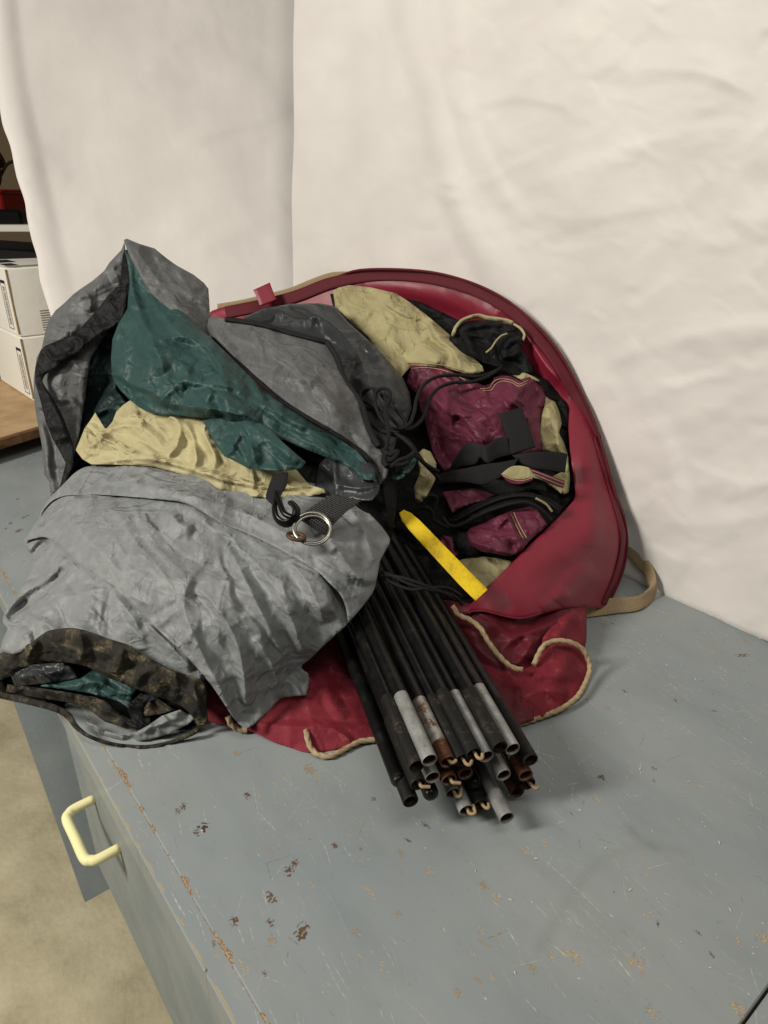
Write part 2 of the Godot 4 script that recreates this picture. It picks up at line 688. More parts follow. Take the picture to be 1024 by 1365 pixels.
func prism_mesh(poly: PackedVector2Array, z0: float, z1: float) -> ArrayMesh:   # xy outline pulled along z
	var st := begin()
	var t := Geometry2D.triangulate_polygon(poly)
	for e in [[z0, -1.0], [z1, 1.0]]:
		for k in range(0, t.size(), 3):
			var q := [poly[t[k]], poly[t[k + 1]], poly[t[k + 2]]]
			var cw: bool = (q[1] - q[0]).cross(q[2] - q[0]) < 0
			if cw != (e[1] > 0): q.reverse()
			for p in q:
				st.set_normal(Vector3(0, 0, e[1]))
				st.set_uv(p)
				st.add_vertex(Vector3(p.x, p.y, e[0]))
	var n := poly.size()
	var cc := Vector2.ZERO
	for p in poly: cc += p / n
	var sgn := 1.0 if not Geometry2D.is_polygon_clockwise(poly) else -1.0
	for i in n:
		var a := poly[i]
		var b := poly[(i + 1) % n]
		var nn := Vector3((b - a).y, -(b - a).x, 0).normalized() * sgn
		var q := [Vector3(a.x, a.y, z0), Vector3(b.x, b.y, z0), Vector3(b.x, b.y, z1), Vector3(a.x, a.y, z1)]
		if (q[1] - q[0]).cross(q[2] - q[0]).dot(nn) > 0: q.reverse()
		for k in [0, 1, 2, 0, 2, 3]:
			st.set_normal(nn)
			st.set_uv(Vector2(q[k].x, q[k].y))
			st.add_vertex(q[k])
	return st.commit()

func make_materials():
	na = noise(11, 1.0, 1)
	nb = noise(23, 1.0, 2)
	nc = noise(37, 1.0, 2)
	var ridged := noise(5, 0.012, 5, FastNoiseLite.TYPE_SIMPLEX, FastNoiseLite.FRACTAL_RIDGED)
	ridged.domain_warp_enabled = true
	ridged.domain_warp_amplitude = 25.0
	var soft := noise(9, 0.01, 5)
	var fine := noise(14, 0.09, 3)
	var crinkle := normal_tex(crumple_image(512, 400), 3.0)
	var fine_crinkle := normal_tex(noise(81, 0.03, 4, FastNoiseLite.TYPE_SIMPLEX, FastNoiseLite.FRACTAL_RIDGED).get_seamless_image(512, 512), 4.0)
	var gentle := normal_tex(soft.get_seamless_image(512, 512), 6.0)
	var weave := normal_tex(weave_image(256, 16), 3.0)
	var grain := normal_tex(fine.get_seamless_image(512, 512), 3.0)
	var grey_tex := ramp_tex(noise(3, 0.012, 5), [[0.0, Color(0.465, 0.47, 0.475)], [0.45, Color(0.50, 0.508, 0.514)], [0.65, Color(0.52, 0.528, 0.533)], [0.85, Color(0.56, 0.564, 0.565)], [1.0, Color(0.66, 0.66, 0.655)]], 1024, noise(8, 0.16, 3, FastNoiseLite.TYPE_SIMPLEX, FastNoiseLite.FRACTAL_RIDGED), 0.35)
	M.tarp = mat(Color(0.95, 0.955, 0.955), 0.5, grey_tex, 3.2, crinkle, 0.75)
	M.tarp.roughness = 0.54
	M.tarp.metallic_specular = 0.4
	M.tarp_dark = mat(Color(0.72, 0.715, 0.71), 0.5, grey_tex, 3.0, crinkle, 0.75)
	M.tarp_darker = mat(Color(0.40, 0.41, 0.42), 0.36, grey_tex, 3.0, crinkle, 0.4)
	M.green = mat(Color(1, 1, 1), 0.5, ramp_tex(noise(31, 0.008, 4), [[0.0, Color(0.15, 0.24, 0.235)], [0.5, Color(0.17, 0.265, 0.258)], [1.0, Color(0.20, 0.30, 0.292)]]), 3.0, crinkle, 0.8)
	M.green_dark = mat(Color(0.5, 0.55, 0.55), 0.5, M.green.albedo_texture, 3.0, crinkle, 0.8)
	M.tan = mat(Color(1, 1, 1), 0.55, ramp_tex(noise(41, 0.008, 4), [[0.0, Color(0.60, 0.56, 0.42)], [0.5, Color(0.66, 0.625, 0.48)], [1.0, Color(0.71, 0.68, 0.53)]]), 3.0, crinkle, 0.8)
	M.tan_fly = mat(Color(0.94, 0.94, 0.92), 0.55, M.tan.albedo_texture, 3.4, crinkle, 0.8)
	M.plum = mat(Color(1, 1, 1), 0.48, ramp_tex(noise(51, 0.01, 4), [[0.0, Color(0.30, 0.115, 0.18)], [0.5, Color(0.37, 0.15, 0.225)], [1.0, Color(0.43, 0.19, 0.27)]]), 4.0, crinkle, 0.8)
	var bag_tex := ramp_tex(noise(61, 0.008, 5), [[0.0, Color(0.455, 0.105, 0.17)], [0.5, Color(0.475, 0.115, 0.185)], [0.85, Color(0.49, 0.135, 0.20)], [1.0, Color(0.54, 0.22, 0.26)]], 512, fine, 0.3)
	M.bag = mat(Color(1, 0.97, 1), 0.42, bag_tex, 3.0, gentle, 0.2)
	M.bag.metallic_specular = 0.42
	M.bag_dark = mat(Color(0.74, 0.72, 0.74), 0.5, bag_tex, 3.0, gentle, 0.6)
	M.bag_dusty = mat(Color(1, 1, 1), 0.75, ramp_tex(noise(66, 0.012, 5), [[0.0, Color(0.40, 0.10, 0.145)], [0.5, Color(0.455, 0.125, 0.175)], [0.75, Color(0.49, 0.165, 0.205)], [1.0, Color(0.58, 0.33, 0.32)]], 512, fine, 0.4), 3.5, crinkle, 0.25)
	M.binding = mat(Color(0.33, 0.085, 0.125), 0.7, null, 1.0, weave, 0.6)
	M.binding.uv1_scale = Vector3.ONE * 30.0
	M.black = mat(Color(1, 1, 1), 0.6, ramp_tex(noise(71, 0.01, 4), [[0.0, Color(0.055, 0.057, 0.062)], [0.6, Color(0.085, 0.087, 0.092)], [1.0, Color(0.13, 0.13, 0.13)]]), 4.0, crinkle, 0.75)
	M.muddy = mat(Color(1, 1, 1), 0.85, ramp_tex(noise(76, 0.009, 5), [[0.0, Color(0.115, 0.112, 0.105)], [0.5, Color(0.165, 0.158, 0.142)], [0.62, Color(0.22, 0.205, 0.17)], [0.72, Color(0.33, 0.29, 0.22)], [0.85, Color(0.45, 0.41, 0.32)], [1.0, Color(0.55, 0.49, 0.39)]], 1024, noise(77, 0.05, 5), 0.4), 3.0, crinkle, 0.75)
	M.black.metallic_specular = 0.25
	M.strap_black = mat(Color(0.085, 0.085, 0.09), 0.7, null, 1.0, weave, 1.0)
	M.strap_black.uv1_scale = Vector3.ONE * 22.0
	var wv := weave_image(256, 16)
	wv.convert(Image.FORMAT_RGB8)
	var weave_tone := ImageTexture.create_from_image(wv)
	M.webbing = mat(Color(0.34, 0.335, 0.33), 0.6, weave_tone, 1.0, weave, 2.2)
	M.webbing.uv1_triplanar = false
	M.webbing.uv1_scale = Vector3.ONE * 17.0
	M.webbing_tan = mat(Color(0.62, 0.54, 0.42), 0.85, null, 1.0, weave, 2.0)
	M.webbing_tan.uv1_triplanar = false
	M.webbing_tan.uv1_scale = Vector3.ONE * 16.0
	M.rope = mat(Color(1, 1, 1), 0.9, ramp_tex(noise(91, 0.02, 4), [[0.0, Color(0.47, 0.40, 0.30)], [0.5, Color(0.64, 0.56, 0.44)], [1.0, Color(0.72, 0.65, 0.53)]], 256), 12.0, grain, 0.5)
	M.cord = mat(Color(0.075, 0.075, 0.078), 0.75, null, 60.0, weave, 0.8)
	M.thread = mat(Color(0.66, 0.55, 0.45), 0.8)
	M.steel = mat(Color(0.60, 0.59, 0.56), 0.33, null, 1.0, null, 1.0, 1.0)
	M.copper = mat(Color(0.34, 0.25, 0.19), 0.55, null, 1.0, null, 1.0, 0.4)
	M.zinc = mat(Color(1, 1, 1), 0.42, ramp_tex(noise(95, 0.015, 5), [[0.0, Color(0.44, 0.44, 0.43)], [0.5, Color(0.56, 0.56, 0.55)], [1.0, Color(0.66, 0.66, 0.65)]], 256, fine, 0.5), 9.0, grain, 0.15, 0.3)
	M.rusty = mat(Color(1, 1, 1), 0.65, ramp_tex(noise(97, 0.02, 5), [[0.0, Color(0.25, 0.14, 0.085)], [0.28, Color(0.38, 0.25, 0.17)], [0.38, Color(0.50, 0.45, 0.40)], [0.5, Color(0.60, 0.59, 0.57)], [1.0, Color(0.68, 0.67, 0.66)]], 256, fine, 0.4), 8.0, grain, 0.3, 0.35)
	M.rust = mat(Color(1, 1, 1), 0.9, ramp_tex(noise(107, 0.03, 4), [[0.0, Color(0.20, 0.115, 0.075)], [0.5, Color(0.33, 0.205, 0.135)], [1.0, Color(0.45, 0.33, 0.25)]], 256), 20.0)
	M.pole = mat(Color(1, 1, 1), 0.3, ramp_tex(noise(99, 0.01, 5), [[0.0, Color(0.045, 0.045, 0.048)], [0.62, Color(0.065, 0.065, 0.068)], [0.82, Color(0.10, 0.097, 0.093)], [1.0, Color(0.20, 0.19, 0.17)]], 512, noise(98, 0.12, 3), 0.6), 6.0, grain, 0.15)
	M.pole_dusty = mat(Color(1, 1, 1), 0.6, ramp_tex(noise(101, 0.016, 5), [[0.0, Color(0.06, 0.058, 0.055)], [0.6, Color(0.085, 0.082, 0.076)], [0.82, Color(0.15, 0.135, 0.11)], [1.0, Color(0.32, 0.28, 0.23)]], 256, fine, 0.6), 9.0, grain, 0.3)
	M.bungee = mat(Color(0.62, 0.53, 0.40), 0.85, null, 60.0, weave, 0.8)
	M.yellow = mat(Color(1, 1, 1), 0.5, ramp_tex(noise(103, 0.012, 5), [[0.0, Color(0.62, 0.50, 0.05)], [0.35, Color(0.83, 0.70, 0.04)], [1.0, Color(0.90, 0.78, 0.07)]], 256, fine, 0.5), 7.0)
	M.handle = mat(Color(0.92, 0.89, 0.68), 0.32)
	M.plastic_black = mat(Color(0.035, 0.035, 0.04), 0.3)
	M.sheet = mat(Color(1, 1, 1), 0.9, ramp_tex(noise(111, 0.006, 4), [[0.0, Color(0.825, 0.805, 0.79)], [0.5, Color(0.86, 0.84, 0.825)], [1.0, Color(0.885, 0.868, 0.852)]], 512, fine, 0.12), 1.3, normal_tex(noise(112, 0.008, 5, FastNoiseLite.TYPE_SIMPLEX, FastNoiseLite.FRACTAL_RIDGED).get_seamless_image(1024, 1024), 3.0), 0.22)
	M.concrete = mat(Color(1, 1, 1), 0.85, ramp_tex(noise(121, 0.006, 6), [[0.0, Color(0.64, 0.605, 0.50)], [0.35, Color(0.71, 0.675, 0.565)], [0.6, Color(0.74, 0.705, 0.595)], [1.0, Color(0.79, 0.755, 0.65)]], 1024, noise(122, 0.06, 4), 0.22), 0.9, grain, 0.2)
	M.wood = mat(Color(1, 1, 1), 0.7, ramp_tex(noise(131, 0.01, 4), [[0.0, Color(0.70, 0.57, 0.42)], [1.0, Color(0.80, 0.69, 0.54)]], 256, fine, 0.4), 3.0)
	M.wood_edge = mat(Color(0.42, 0.31, 0.21), 0.85, null, 1.0, crinkle, 0.8)
	M.carton = mat(Color(0.97, 0.96, 0.92), 0.8, null, 2.0, gentle, 0.15)
	M.carton_edge = mat(Color(0.62, 0.53, 0.40), 0.9)
	M.ink = mat(Color(0.16, 0.16, 0.24), 0.8)
	M.ink_faint = mat(Color(0.56, 0.53, 0.47), 0.8)
	M.ink_purple = mat(Color(0.42, 0.12, 0.30), 0.8)
	M.red = mat(Color(0.55, 0.07, 0.06), 0.5)
	M.wall = mat(Color(0.62, 0.54, 0.44), 0.9, null, 1.0, gentle, 0.3)
	M.dark_plastic = mat(Color(0.12, 0.115, 0.11), 0.5)
	M.brown = mat(Color(0.22, 0.13, 0.09), 0.7)
	M.metal_grey = mat(Color(0.5, 0.5, 0.5), 0.4, null, 1.0, null, 1.0, 0.7)
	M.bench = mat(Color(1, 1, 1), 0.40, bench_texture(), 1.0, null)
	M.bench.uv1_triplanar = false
	M.bench_side = mat(Color(1, 1, 1), 0.5, ramp_tex(noise(141, 0.01, 5), [[0.0, Color(0.46, 0.49, 0.50)], [0.5, Color(0.50, 0.53, 0.535)], [1.0, Color(0.54, 0.56, 0.555)]], 512, fine, 0.2), 1.6, grain, 0.12)
	M.chip = mat(Color(0.80, 0.76, 0.66), 0.8)

# the bench's own axes: x along its front edge, z out of the front edge
const BENCH_AT := Vector3(-0.234, 0, -0.563)
var bx := Vector3(0.6203, 0, 0.7844)
var bz := Vector3(-0.7844, 0, 0.6203)
const TEX_O := Vector2(-0.78, -1.07)
const TEX_S := Vector2(1.3, 1.11)

func on_bench(x: float, y: float) -> Vector2:              # where the bench top is hit, in the bench's axes
	var p := at(x, y, dep(x, y, 0.0)) - BENCH_AT
	return Vector2(p.dot(bx), p.dot(bz))

func dab(im: Image, x: int, y: int, c: Color, a: float):
	if x < 0 or y < 0 or x >= im.get_width() or y >= im.get_height(): return
	im.set_pixel(x, y, im.get_pixel(x, y).lerp(c, a))

func chip_mark(im: Image, p: Vector2, size: float, c: Color, dir := 0.0, stretch := 1.5, rim := 0.35):
	var r := int(size * stretch + 3)
	var sd := rng.randf() * 100.0
	for j in range(-r, r + 1):
		for i in range(-r, r + 1):
			var q := Vector2(i, j).rotated(-dir)
			q.x /= stretch
			var d := q.length() / size + 1.2 * na.get_noise_2d(i * 0.75 / size + sd, j * 0.75 / size - sd) + 0.35 * na.get_noise_2d(i * 2.0 / size - sd, j * 2.0 / size)
			if d < 0.75: dab(im, int(p.x) + i, int(p.y) + j, c.darkened(0.25 * nc.get_noise_2d(i * 0.3 + sd, j * 0.3) + 0.1), 0.92)
			elif d < 0.95: dab(im, int(p.x) + i, int(p.y) + j, Color(0.30, 0.28, 0.26), rim * 0.6)

func scratch(im: Image, p: Vector2, ang: float, length: float, c: Color, a: float, w := 1):
	var d := Vector2.from_angle(ang)
	var curl := rng.randf_range(-0.004, 0.004)
	var q := p
	for k in int(length):
		var e := 1.0 - absf(2.0 * k / length - 1.0)
		for m in w: dab(im, int(q.x), int(q.y) + m, c, a * minf(1.0, 0.25 + e * 1.6) * (0.6 + 0.4 * sin(k * 0.37 + p.x)))
		d = d.rotated(curl)
		q += d

func bench_texture() -> ImageTexture:
	var W := 2048
	var H := 1748
	var n1 := noise(201, 0.012, 5)
	var n2 := noise(202, 0.035, 4)
	var base := Image.create(512, 437, false, Image.FORMAT_RGB8)
	for j in 437:
		for i in 512:
			var a := n1.get_noise_2d(i * 0.42, j * 0.6)
			var b := n2.get_noise_2d(i * 0.35, j * 1.0)
			var c := Color(0.505, 0.535, 0.55).lerp(Color(0.55, 0.57, 0.57), clampf(0.5 + a, 0, 1))
			c = c.darkened(clampf(b * 0.05, 0.0, 0.1)) if b > 0 else c.lightened(-b * 0.03)
			base.set_pixel(i, j, c)
	base.resize(W, H, Image.INTERPOLATE_CUBIC)
	var im := base
	rng.seed = 77
	# grain of the hardboard telegraphing through the paint
	for k in 5200:
		var p := Vector2(rng.randf() * W, rng.randf() * H)
		scratch(im, p, rng.randfn(0.0, 0.25), rng.randf_range(4, 26), Color(0.33, 0.34, 0.34) if rng.randf() < 0.5 else Color(0.56, 0.57, 0.56), rng.randf_range(0.12, 0.4))
	for k in 5200:
		var p := Vector2(rng.randf() * W, rng.randf() * H)
		if n1.get_noise_2d(p.x * 0.25, p.y * 0.25) + rng.randf_range(-0.3, 0.3) < -0.02: continue
		var ang := rng.randfn(0.12, 0.16) if rng.randf() < 0.7 else rng.randf() * TAU
		scratch(im, p, ang, rng.randf_range(4, 55) * (1.0 if rng.randf() < 0.92 else 3.0), Color(0.78, 0.75, 0.67), pow(rng.randf(), 1.8) * 0.85 + 0.1, 2 if rng.randf() < 0.2 else 1)
	for k in 130:
		var p := Vector2(rng.randf() * W, rng.randf() * H)
		scratch(im, p, rng.randf() * TAU, rng.randf_range(10, 60), Color(0.2, 0.2, 0.2), rng.randf_range(0.2, 0.6))
	var tans := [Color(0.69, 0.63, 0.54), Color(0.63, 0.56, 0.47), Color(0.40, 0.31, 0.24), Color(0.70, 0.63, 0.52), Color(0.30, 0.22, 0.17)]
	for k in 900:
		var p := Vector2(rng.randf() * W, rng.randf() * H)
		if n1.get_noise_2d(p.x * 0.3 + 300.0, p.y * 0.3) + rng.randf_range(-0.2, 0.2) < 0.0: continue
		chip_mark(im, p, rng.randf_range(1.2, 3.4), tans[[0, 1, 3, 0, 3, 2][rng.randi() % 6]], rng.randfn(0.1, 0.5), rng.randf_range(1.0, 3.5), 0.2)
	for k in 55:
		var p := Vector2(rng.randf() * W, rng.randf() * H)
		chip_mark(im, p, rng.randf_range(3.0, 7.0), tans[[0, 1, 3, 0, 1, 2][rng.randi() % 6]], rng.randfn(0.1, 0.6), rng.randf_range(1.0, 2.6))
	for k in 240:
		var p := Vector2(rng.randf() * W, rng.randf() * H)
		chip_mark(im, p, rng.randf_range(0.8, 1.6), Color(0.84, 0.82, 0.76), rng.randf() * 3.0, rng.randf_range(1.0, 2.0), 0.0)
	# grime
	for k in 26:
		var p := Vector2(rng.randf() * W, rng.randf() * H)
		var ss := rng.randf_range(8, 26)
		for z in 1400:
			dab(im, int(p.x + rng.randfn(0, ss * 1.8)), int(p.y + rng.randfn(0, ss)), Color(0.30, 0.30, 0.28), 0.05)
	# the marks one can find again in the photograph
	for f in [[272, 1103, 7, 4], [262, 1110, 4, 2], [245, 1075, 5, 2], [238, 1081, 4, 2], [385, 1160, 6, 2], [393, 1150, 5, 2], [405, 1240, 7, 2], [400, 1247, 5, 2], [850, 1286, 8, 0], [768, 1276, 7, 0], [735, 1276, 4, 0], [757, 1270, 5, 0], [661, 1195, 5, 0], [645, 1180, 5, 1], [574, 1160, 6, 0], [447, 1127, 4, 2], [313, 1228, 5, 2], [316, 1003, 6, 1], [413, 1025, 8, 1], [425, 1037, 6, 0], [330, 1060, 5, 2], [535, 1137, 5, 1], [1017, 1250, 7, 3], [985, 1345, 7, 3], [870, 1350, 6, 0], [710, 1290, 5, 1], [610, 1322, 5, 1], [930, 1046, 4, 3], [798, 1066, 5, 0], [700, 1135, 5, 3], [640, 1240, 4, 0], [475, 1243, 4, 1], [12, 660, 6, 2], [30, 645, 5, 1], [360, 1230, 4, 2]]:
		var q := (on_bench(f[0], f[1]) - TEX_O) / TEX_S * Vector2(W, H)
		chip_mark(im, q, f[2] * 1.1, tans[f[3]], 0.2, 1.6)
	var q0 := (on_bench(269, 1108) - TEX_O) / TEX_S * Vector2(W, H)
	chip_mark(im, q0, 2.2, Color(0.9, 0.9, 0.88), 0.3, 1.4, 0.0)
	# dark smear to the right of the poles, and rings at the far left
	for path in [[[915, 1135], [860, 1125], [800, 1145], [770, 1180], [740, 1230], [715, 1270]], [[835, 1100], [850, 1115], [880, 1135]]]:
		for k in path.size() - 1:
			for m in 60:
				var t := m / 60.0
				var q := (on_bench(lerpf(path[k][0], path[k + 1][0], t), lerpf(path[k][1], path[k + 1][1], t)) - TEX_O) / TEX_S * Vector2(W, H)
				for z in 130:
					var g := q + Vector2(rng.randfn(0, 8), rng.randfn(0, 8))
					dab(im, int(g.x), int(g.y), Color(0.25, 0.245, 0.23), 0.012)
	# worn front edge: bare board along the rim, a thin line along the nosing
	for i in W:
		var x := TEX_O.x + TEX_S.x * i / W
		var wear := n2.get_noise_2d(i * 0.35, 10.0) + 0.6 * n1.get_noise_2d(i * 1.6, 55.0)
		var z0 := int((0.0 - TEX_O.y) / TEX_S.y * H)
		var depth := int(clampf(4.0 + wear * 17.0, 1.0, 12.0))
		for j in depth:
			dab(im, i, z0 - j + 1, tans[1].lerp(Color(0.46, 0.375, 0.30), clampf(0.5 + 2.0 * nc.get_noise_2d(i * 0.11, j * 0.4), 0, 1)), 0.95)
		var z1 := int((0.0245 - TEX_O.y) / TEX_S.y * H)
		var w2 := n2.get_noise_2d(i * 0.5, 90.0)
		for j in 1 + int(clampf(1.0 + w2 * 8.0, 0, 3)):
			dab(im, i, z1 - j, Color(0.64, 0.58, 0.46), clampf(0.6 + w2 * 1.5, 0.15, 0.9))
		if x > -10.0 and n1.get_noise_2d(i * 0.9, 140.0) > 0.12:
			dab(im, i, z0 + 8, Color(0.62, 0.57, 0.48), 0.6)
			dab(im, i, z0 + 9, Color(0.62, 0.57, 0.48), 0.4)
	im.generate_mipmaps()
	return ImageTexture.create_from_image(im)

func trim(called: String, parent: Node3D, m: Material, s: Dictionary, pts: Array, w0: float, w1: float, lift := 0.002, thick := 0.002) -> MeshInstance3D:
	# a flat band laid along a cloth's face: w0 px to its left, w1 px to its right
	var line := spline(v2s(pts), false, 6)
	var l := PackedVector3Array()
	var r := PackedVector3Array()
	for i in line.size():
		var d := (line[mini(i + 1, line.size() - 1)] - line[maxi(i - 1, 0)]).normalized()
		var n := Vector2(-d.y, d.x)
		var a := line[i] - n * w0
		var b := line[i] + n * w1
		l.append(at(a.x, a.y, surf(s, a) - lift))
		r.append(at(b.x, b.y, surf(s, b) - lift))
	return put(called, band(l, r, thick), m, parent)

func stitches(parent: Node3D, s: Dictionary, pts: Array, lift := 0.0012, m: Material = null):
	var line := spline(v2s(pts), false, 8)
	var p := PackedVector3Array()
	for q in line: p.append(at(q.x, q.y, surf(s, q) - lift))
	put("stitching", tube_mesh(p, 0.0009, 5), m if m else M.thread, parent)

func lathe(base: Vector3, dir: Vector3, prof: Array, sides := 20) -> ArrayMesh:      # [along, radius] rings
	var V := PackedVector3Array()
	var I := PackedInt32Array()
	var x := dir.cross(Vector3.UP).normalized()
	var y := x.cross(dir)
	for q in prof:
		for k in sides:
			var g := TAU * k / sides
			V.append(base + dir * q[0] + (x * cos(g) + y * sin(g)) * q[1])
	for i in prof.size() - 1:
		for k in sides:
			var a := i * sides + k
			var b := i * sides + (k + 1) % sides
			I.append_array([a, b, a + sides, b, b + sides, a + sides])
	return commit(V, I)

func _ready():
	# ------------------------------------------------ camera, lamps, exposure
	var cam := Camera3D.new()
	cam.name = "camera"
	cam.position = EYE
	cam.rotation_degrees.x = -24.6
	cam.fov = rad_to_deg(2.0 * atan(682.5 / FOC))
	cam.near = 0.02
	cam.far = 60.0
	add_child(cam)
	var env := Environment.new()
	env.background_mode = Environment.BG_COLOR
	env.background_color = Color(0.80, 0.785, 0.75)
	env.background_energy_multiplier = 0.15
	env.tonemap_mode = Environment.TONE_MAPPER_LINEAR
	env.tonemap_exposure = 1.02
	env.sdfgi_enabled = true
	env.ssao_enabled = true
	env.ssil_enabled = true
	var we := WorldEnvironment.new()
	we.name = "environment"
	we.environment = env
	add_child(we)
	for l in [["ceiling_lamp", Vector3(-2.2, 1.95, 0.15), Vector2(0.9, 0.4), 9.6, Vector3(0.0, 0.1, -1.2)], ["ceiling_lamp_2", Vector3(0.4, 2.7, 0.2), Vector2(1.5, 0.6), 2.3, Vector3(0.1, 0.0, -1.0)]]:
		var a := AreaLight3D.new()
		a.name = l[0]
		a.area_size = l[2]
		a.light_energy = l[3]
		a.light_color = Color(1.0, 0.978, 0.932)
		a.shadow_enabled = true
		a.area_range = 8.0
		add_child(a)
		a.look_at_from_position(l[1], l[4], Vector3(0, 0, -1))
	make_materials()
	setting()
	far_left()
	bag()
	fly()
	poles()
	tent()
	cords()

func setting():
	var fl := put("floor", box_mesh(Vector3(-5, -0.99, -6), Vector3(4, -0.946, 2)), M.concrete)
	tag(fl, "", "", "", "structure")
	fl.set_meta("label", "worn tan concrete floor below the workbench")
	var wl := put("wall", box_mesh(Vector3(-7, -0.94, -6.2), Vector3(4, 3.0, -6.0)), M.wall)
	tag(wl, "tan wall far behind the shelf at the left", "", "", "structure")
	# workbench
	var b := thing("workbench", "grey painted wooden workbench with chipped top and worn front edge", "workbench", BENCH_AT)
	b.rotation.y = atan2(-bx.z, bx.x)
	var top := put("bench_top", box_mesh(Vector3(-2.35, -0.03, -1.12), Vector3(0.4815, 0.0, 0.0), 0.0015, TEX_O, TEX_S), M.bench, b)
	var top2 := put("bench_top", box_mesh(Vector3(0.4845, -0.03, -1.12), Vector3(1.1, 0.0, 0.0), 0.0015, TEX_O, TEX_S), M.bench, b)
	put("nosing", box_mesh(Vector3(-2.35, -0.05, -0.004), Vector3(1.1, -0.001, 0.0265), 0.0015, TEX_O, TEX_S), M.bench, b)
	var fr := put("drawer_front", box_mesh(Vector3(-0.46, -0.40, -0.02), Vector3(1.0, -0.052, 0.0235), 0.003), M.bench_side, b)
	put("bottom_rail", box_mesh(Vector3(-0.45, -0.455, -0.05), Vector3(1.0, -0.402, 0.006), 0.002), M.bench_side, b)
	put("carcass", box_mesh(Vector3(-0.45, -0.45, -1.0), Vector3(1.0, -0.052, -0.052), 0.002), M.bench_side, b)
	put("apron", box_mesh(Vector3(-2.3, -0.14, -0.03), Vector3(-0.462, -0.052, 0.0), 0.002), M.bench_side, b)
	put("leg", prism_mesh(PackedVector2Array([Vector2(-0.884, -0.946), Vector2(-0.868, -0.946), Vector2(-1.74, -0.15), Vector2(-1.80, -0.15)]), -0.17, 0.02), M.bench_side, b)
	put("leg", box_mesh(Vector3(-2.2, -0.946, -1.0), Vector3(-2.1, -0.14, -0.9), 0.002), M.bench_side, b)
	put("leg", box_mesh(Vector3(0.9, -0.946, -0.16), Vector3(1.0, -0.457, -0.06), 0.002), M.bench_side, b)
	var h := PackedVector3Array()
	for q in [[-0.339, 0.0], [-0.339, 0.03], [-0.334, 0.040], [-0.324, 0.046], [-0.281, 0.046], [-0.238, 0.046], [-0.228, 0.040], [-0.223, 0.03], [-0.223, 0.0]]:
		h.append(Vector3(q[0], -0.127, 0.0235 + q[1]))
	put("handle", tube_mesh(smooth3(h, 4), 0.0076, 16), M.handle, fr)
	# paint chips and crumbs lying loose on the bench
	rng.seed = 5
	var st := begin()
	for k in 90:
		var x := rng.randf_range(560, 1020)
		var y := rng.randf_range(870, 1340)
		if k < 40:
			x = rng.randf_range(850, 1015)
			y = rng.randf_range(830, 930)
		var p := at(x, y, dep(x, y, 0.0008))
		var r := Basis(Vector3.UP, rng.randf() * TAU)
		var s := pow(rng.randf(), 2.0) * 0.0009 + 0.0003
		var q := [p + r * Vector3(-s * 3.2, 0, -s * 0.2), p + r * Vector3(-s * 0.5, 0.0006, -s * rng.randf_range(0.5, 1.3)), p + r * Vector3(s * rng.randf_range(1.5, 3.5), 0.0003, s * 0.3), p + r * Vector3(s * rng.randf_range(-1.0, 1.0), 0.0009, s)]
		for i in [0, 1, 2, 0, 2, 3]:
			st.set_normal(Vector3.UP)
			st.add_vertex(q[i])
	var crumbs := put("paint_crumbs", st.commit(), M.chip)
	tag(crumbs, "pale crumbs of paint and chaff scattered on the bench", "crumbs", "", "stuff")
	# hanging sheet
	var sheet := thing("backdrop_sheet", "white cotton sheet hung behind the bag as a backdrop", "sheet", at(700, 712, 1.7))
	var wc := []
	for y in [-430, -250, -50, 150, 350, 550, 750, 950, 1100]:
		for x in [380, 500, 650, 850, 1050, 1300, 1520]:
			var d := at(x, y, 1.0) - EYE
			var t := ((BENCH_AT - bz * 1.046) - EYE).dot(bz) / d.dot(bz)
			if y > 560 and x < 560 and t > 2.5: continue
			wc.append_array([x, y, minf(t, 2.6) - (0.05 if x < 400 else 0.0)])
	cloth("right_panel", sheet, M.sheet, [393, -420, 470, -430, 1510, -430, 1510, 1075, 1250, 958, 1110, 895, 1024, 855, 990, 842, 955, 824, 920, 810, 880, 791, 700, 712, 560, 650, 392, 590, 390, 480, 391, 370, 389, 260, 392, 180, 391, 60, 394, -60],
		wc, {"step": 5.0, "edge_w": 9.0, "edge_d": 0.012, "thick": 0.002, "belly": 0.0, "amp": 1.3, "gain": 1.2, "scale": 42.0, "stretch": 2.6, "angle": -28.0},
		[[8.55, 30, 50, "soft", 428, -200, 440, 40, 437, 200, 430, 380], [7.6, 28, 34, "soft", 470, -200, 486, 100, 503, 240, 520, 370, 530, 450],
		[13.3, 50, 30, "soft", 520, -200, 545, 20, 580, 140, 605, 250, 650, 350, 690, 420], [-5, 30, 26, "sharp", 548, -200, 566, 30, 600, 150, 628, 260, 672, 350],
		[5.7, 20, 24, "soft", 600, -200, 612, 100, 640, 210, 700, 300], [3, 14, 60, "sharp", 700, 250, 790, 215, 900, 180, 990, 165], [2.5, 50, 14, "sharp", 690, 330, 800, 290, 910, 270],
		[3, 40, 16, "sharp", 820, 100, 930, 95, 1010, 130], [3, 18, 50, "sharp", 770, 500, 850, 470, 960, 440, 1060, 430], [6.65, 60, 24, "soft", 740, 470, 790, 560, 830, 640, 850, 700], [6.65, 24, 60, "soft", 870, 560, 900, 650, 905, 730, 890, 790], [3, 30, 30, "sharp", 850, 690, 930, 700, 1024, 690], [2.5, 14, 40, "sharp", 900, 610, 970, 640, 1060, 650],
		[2.5, 30, 10, "sharp", 610, 150, 690, 130, 760, 145]])
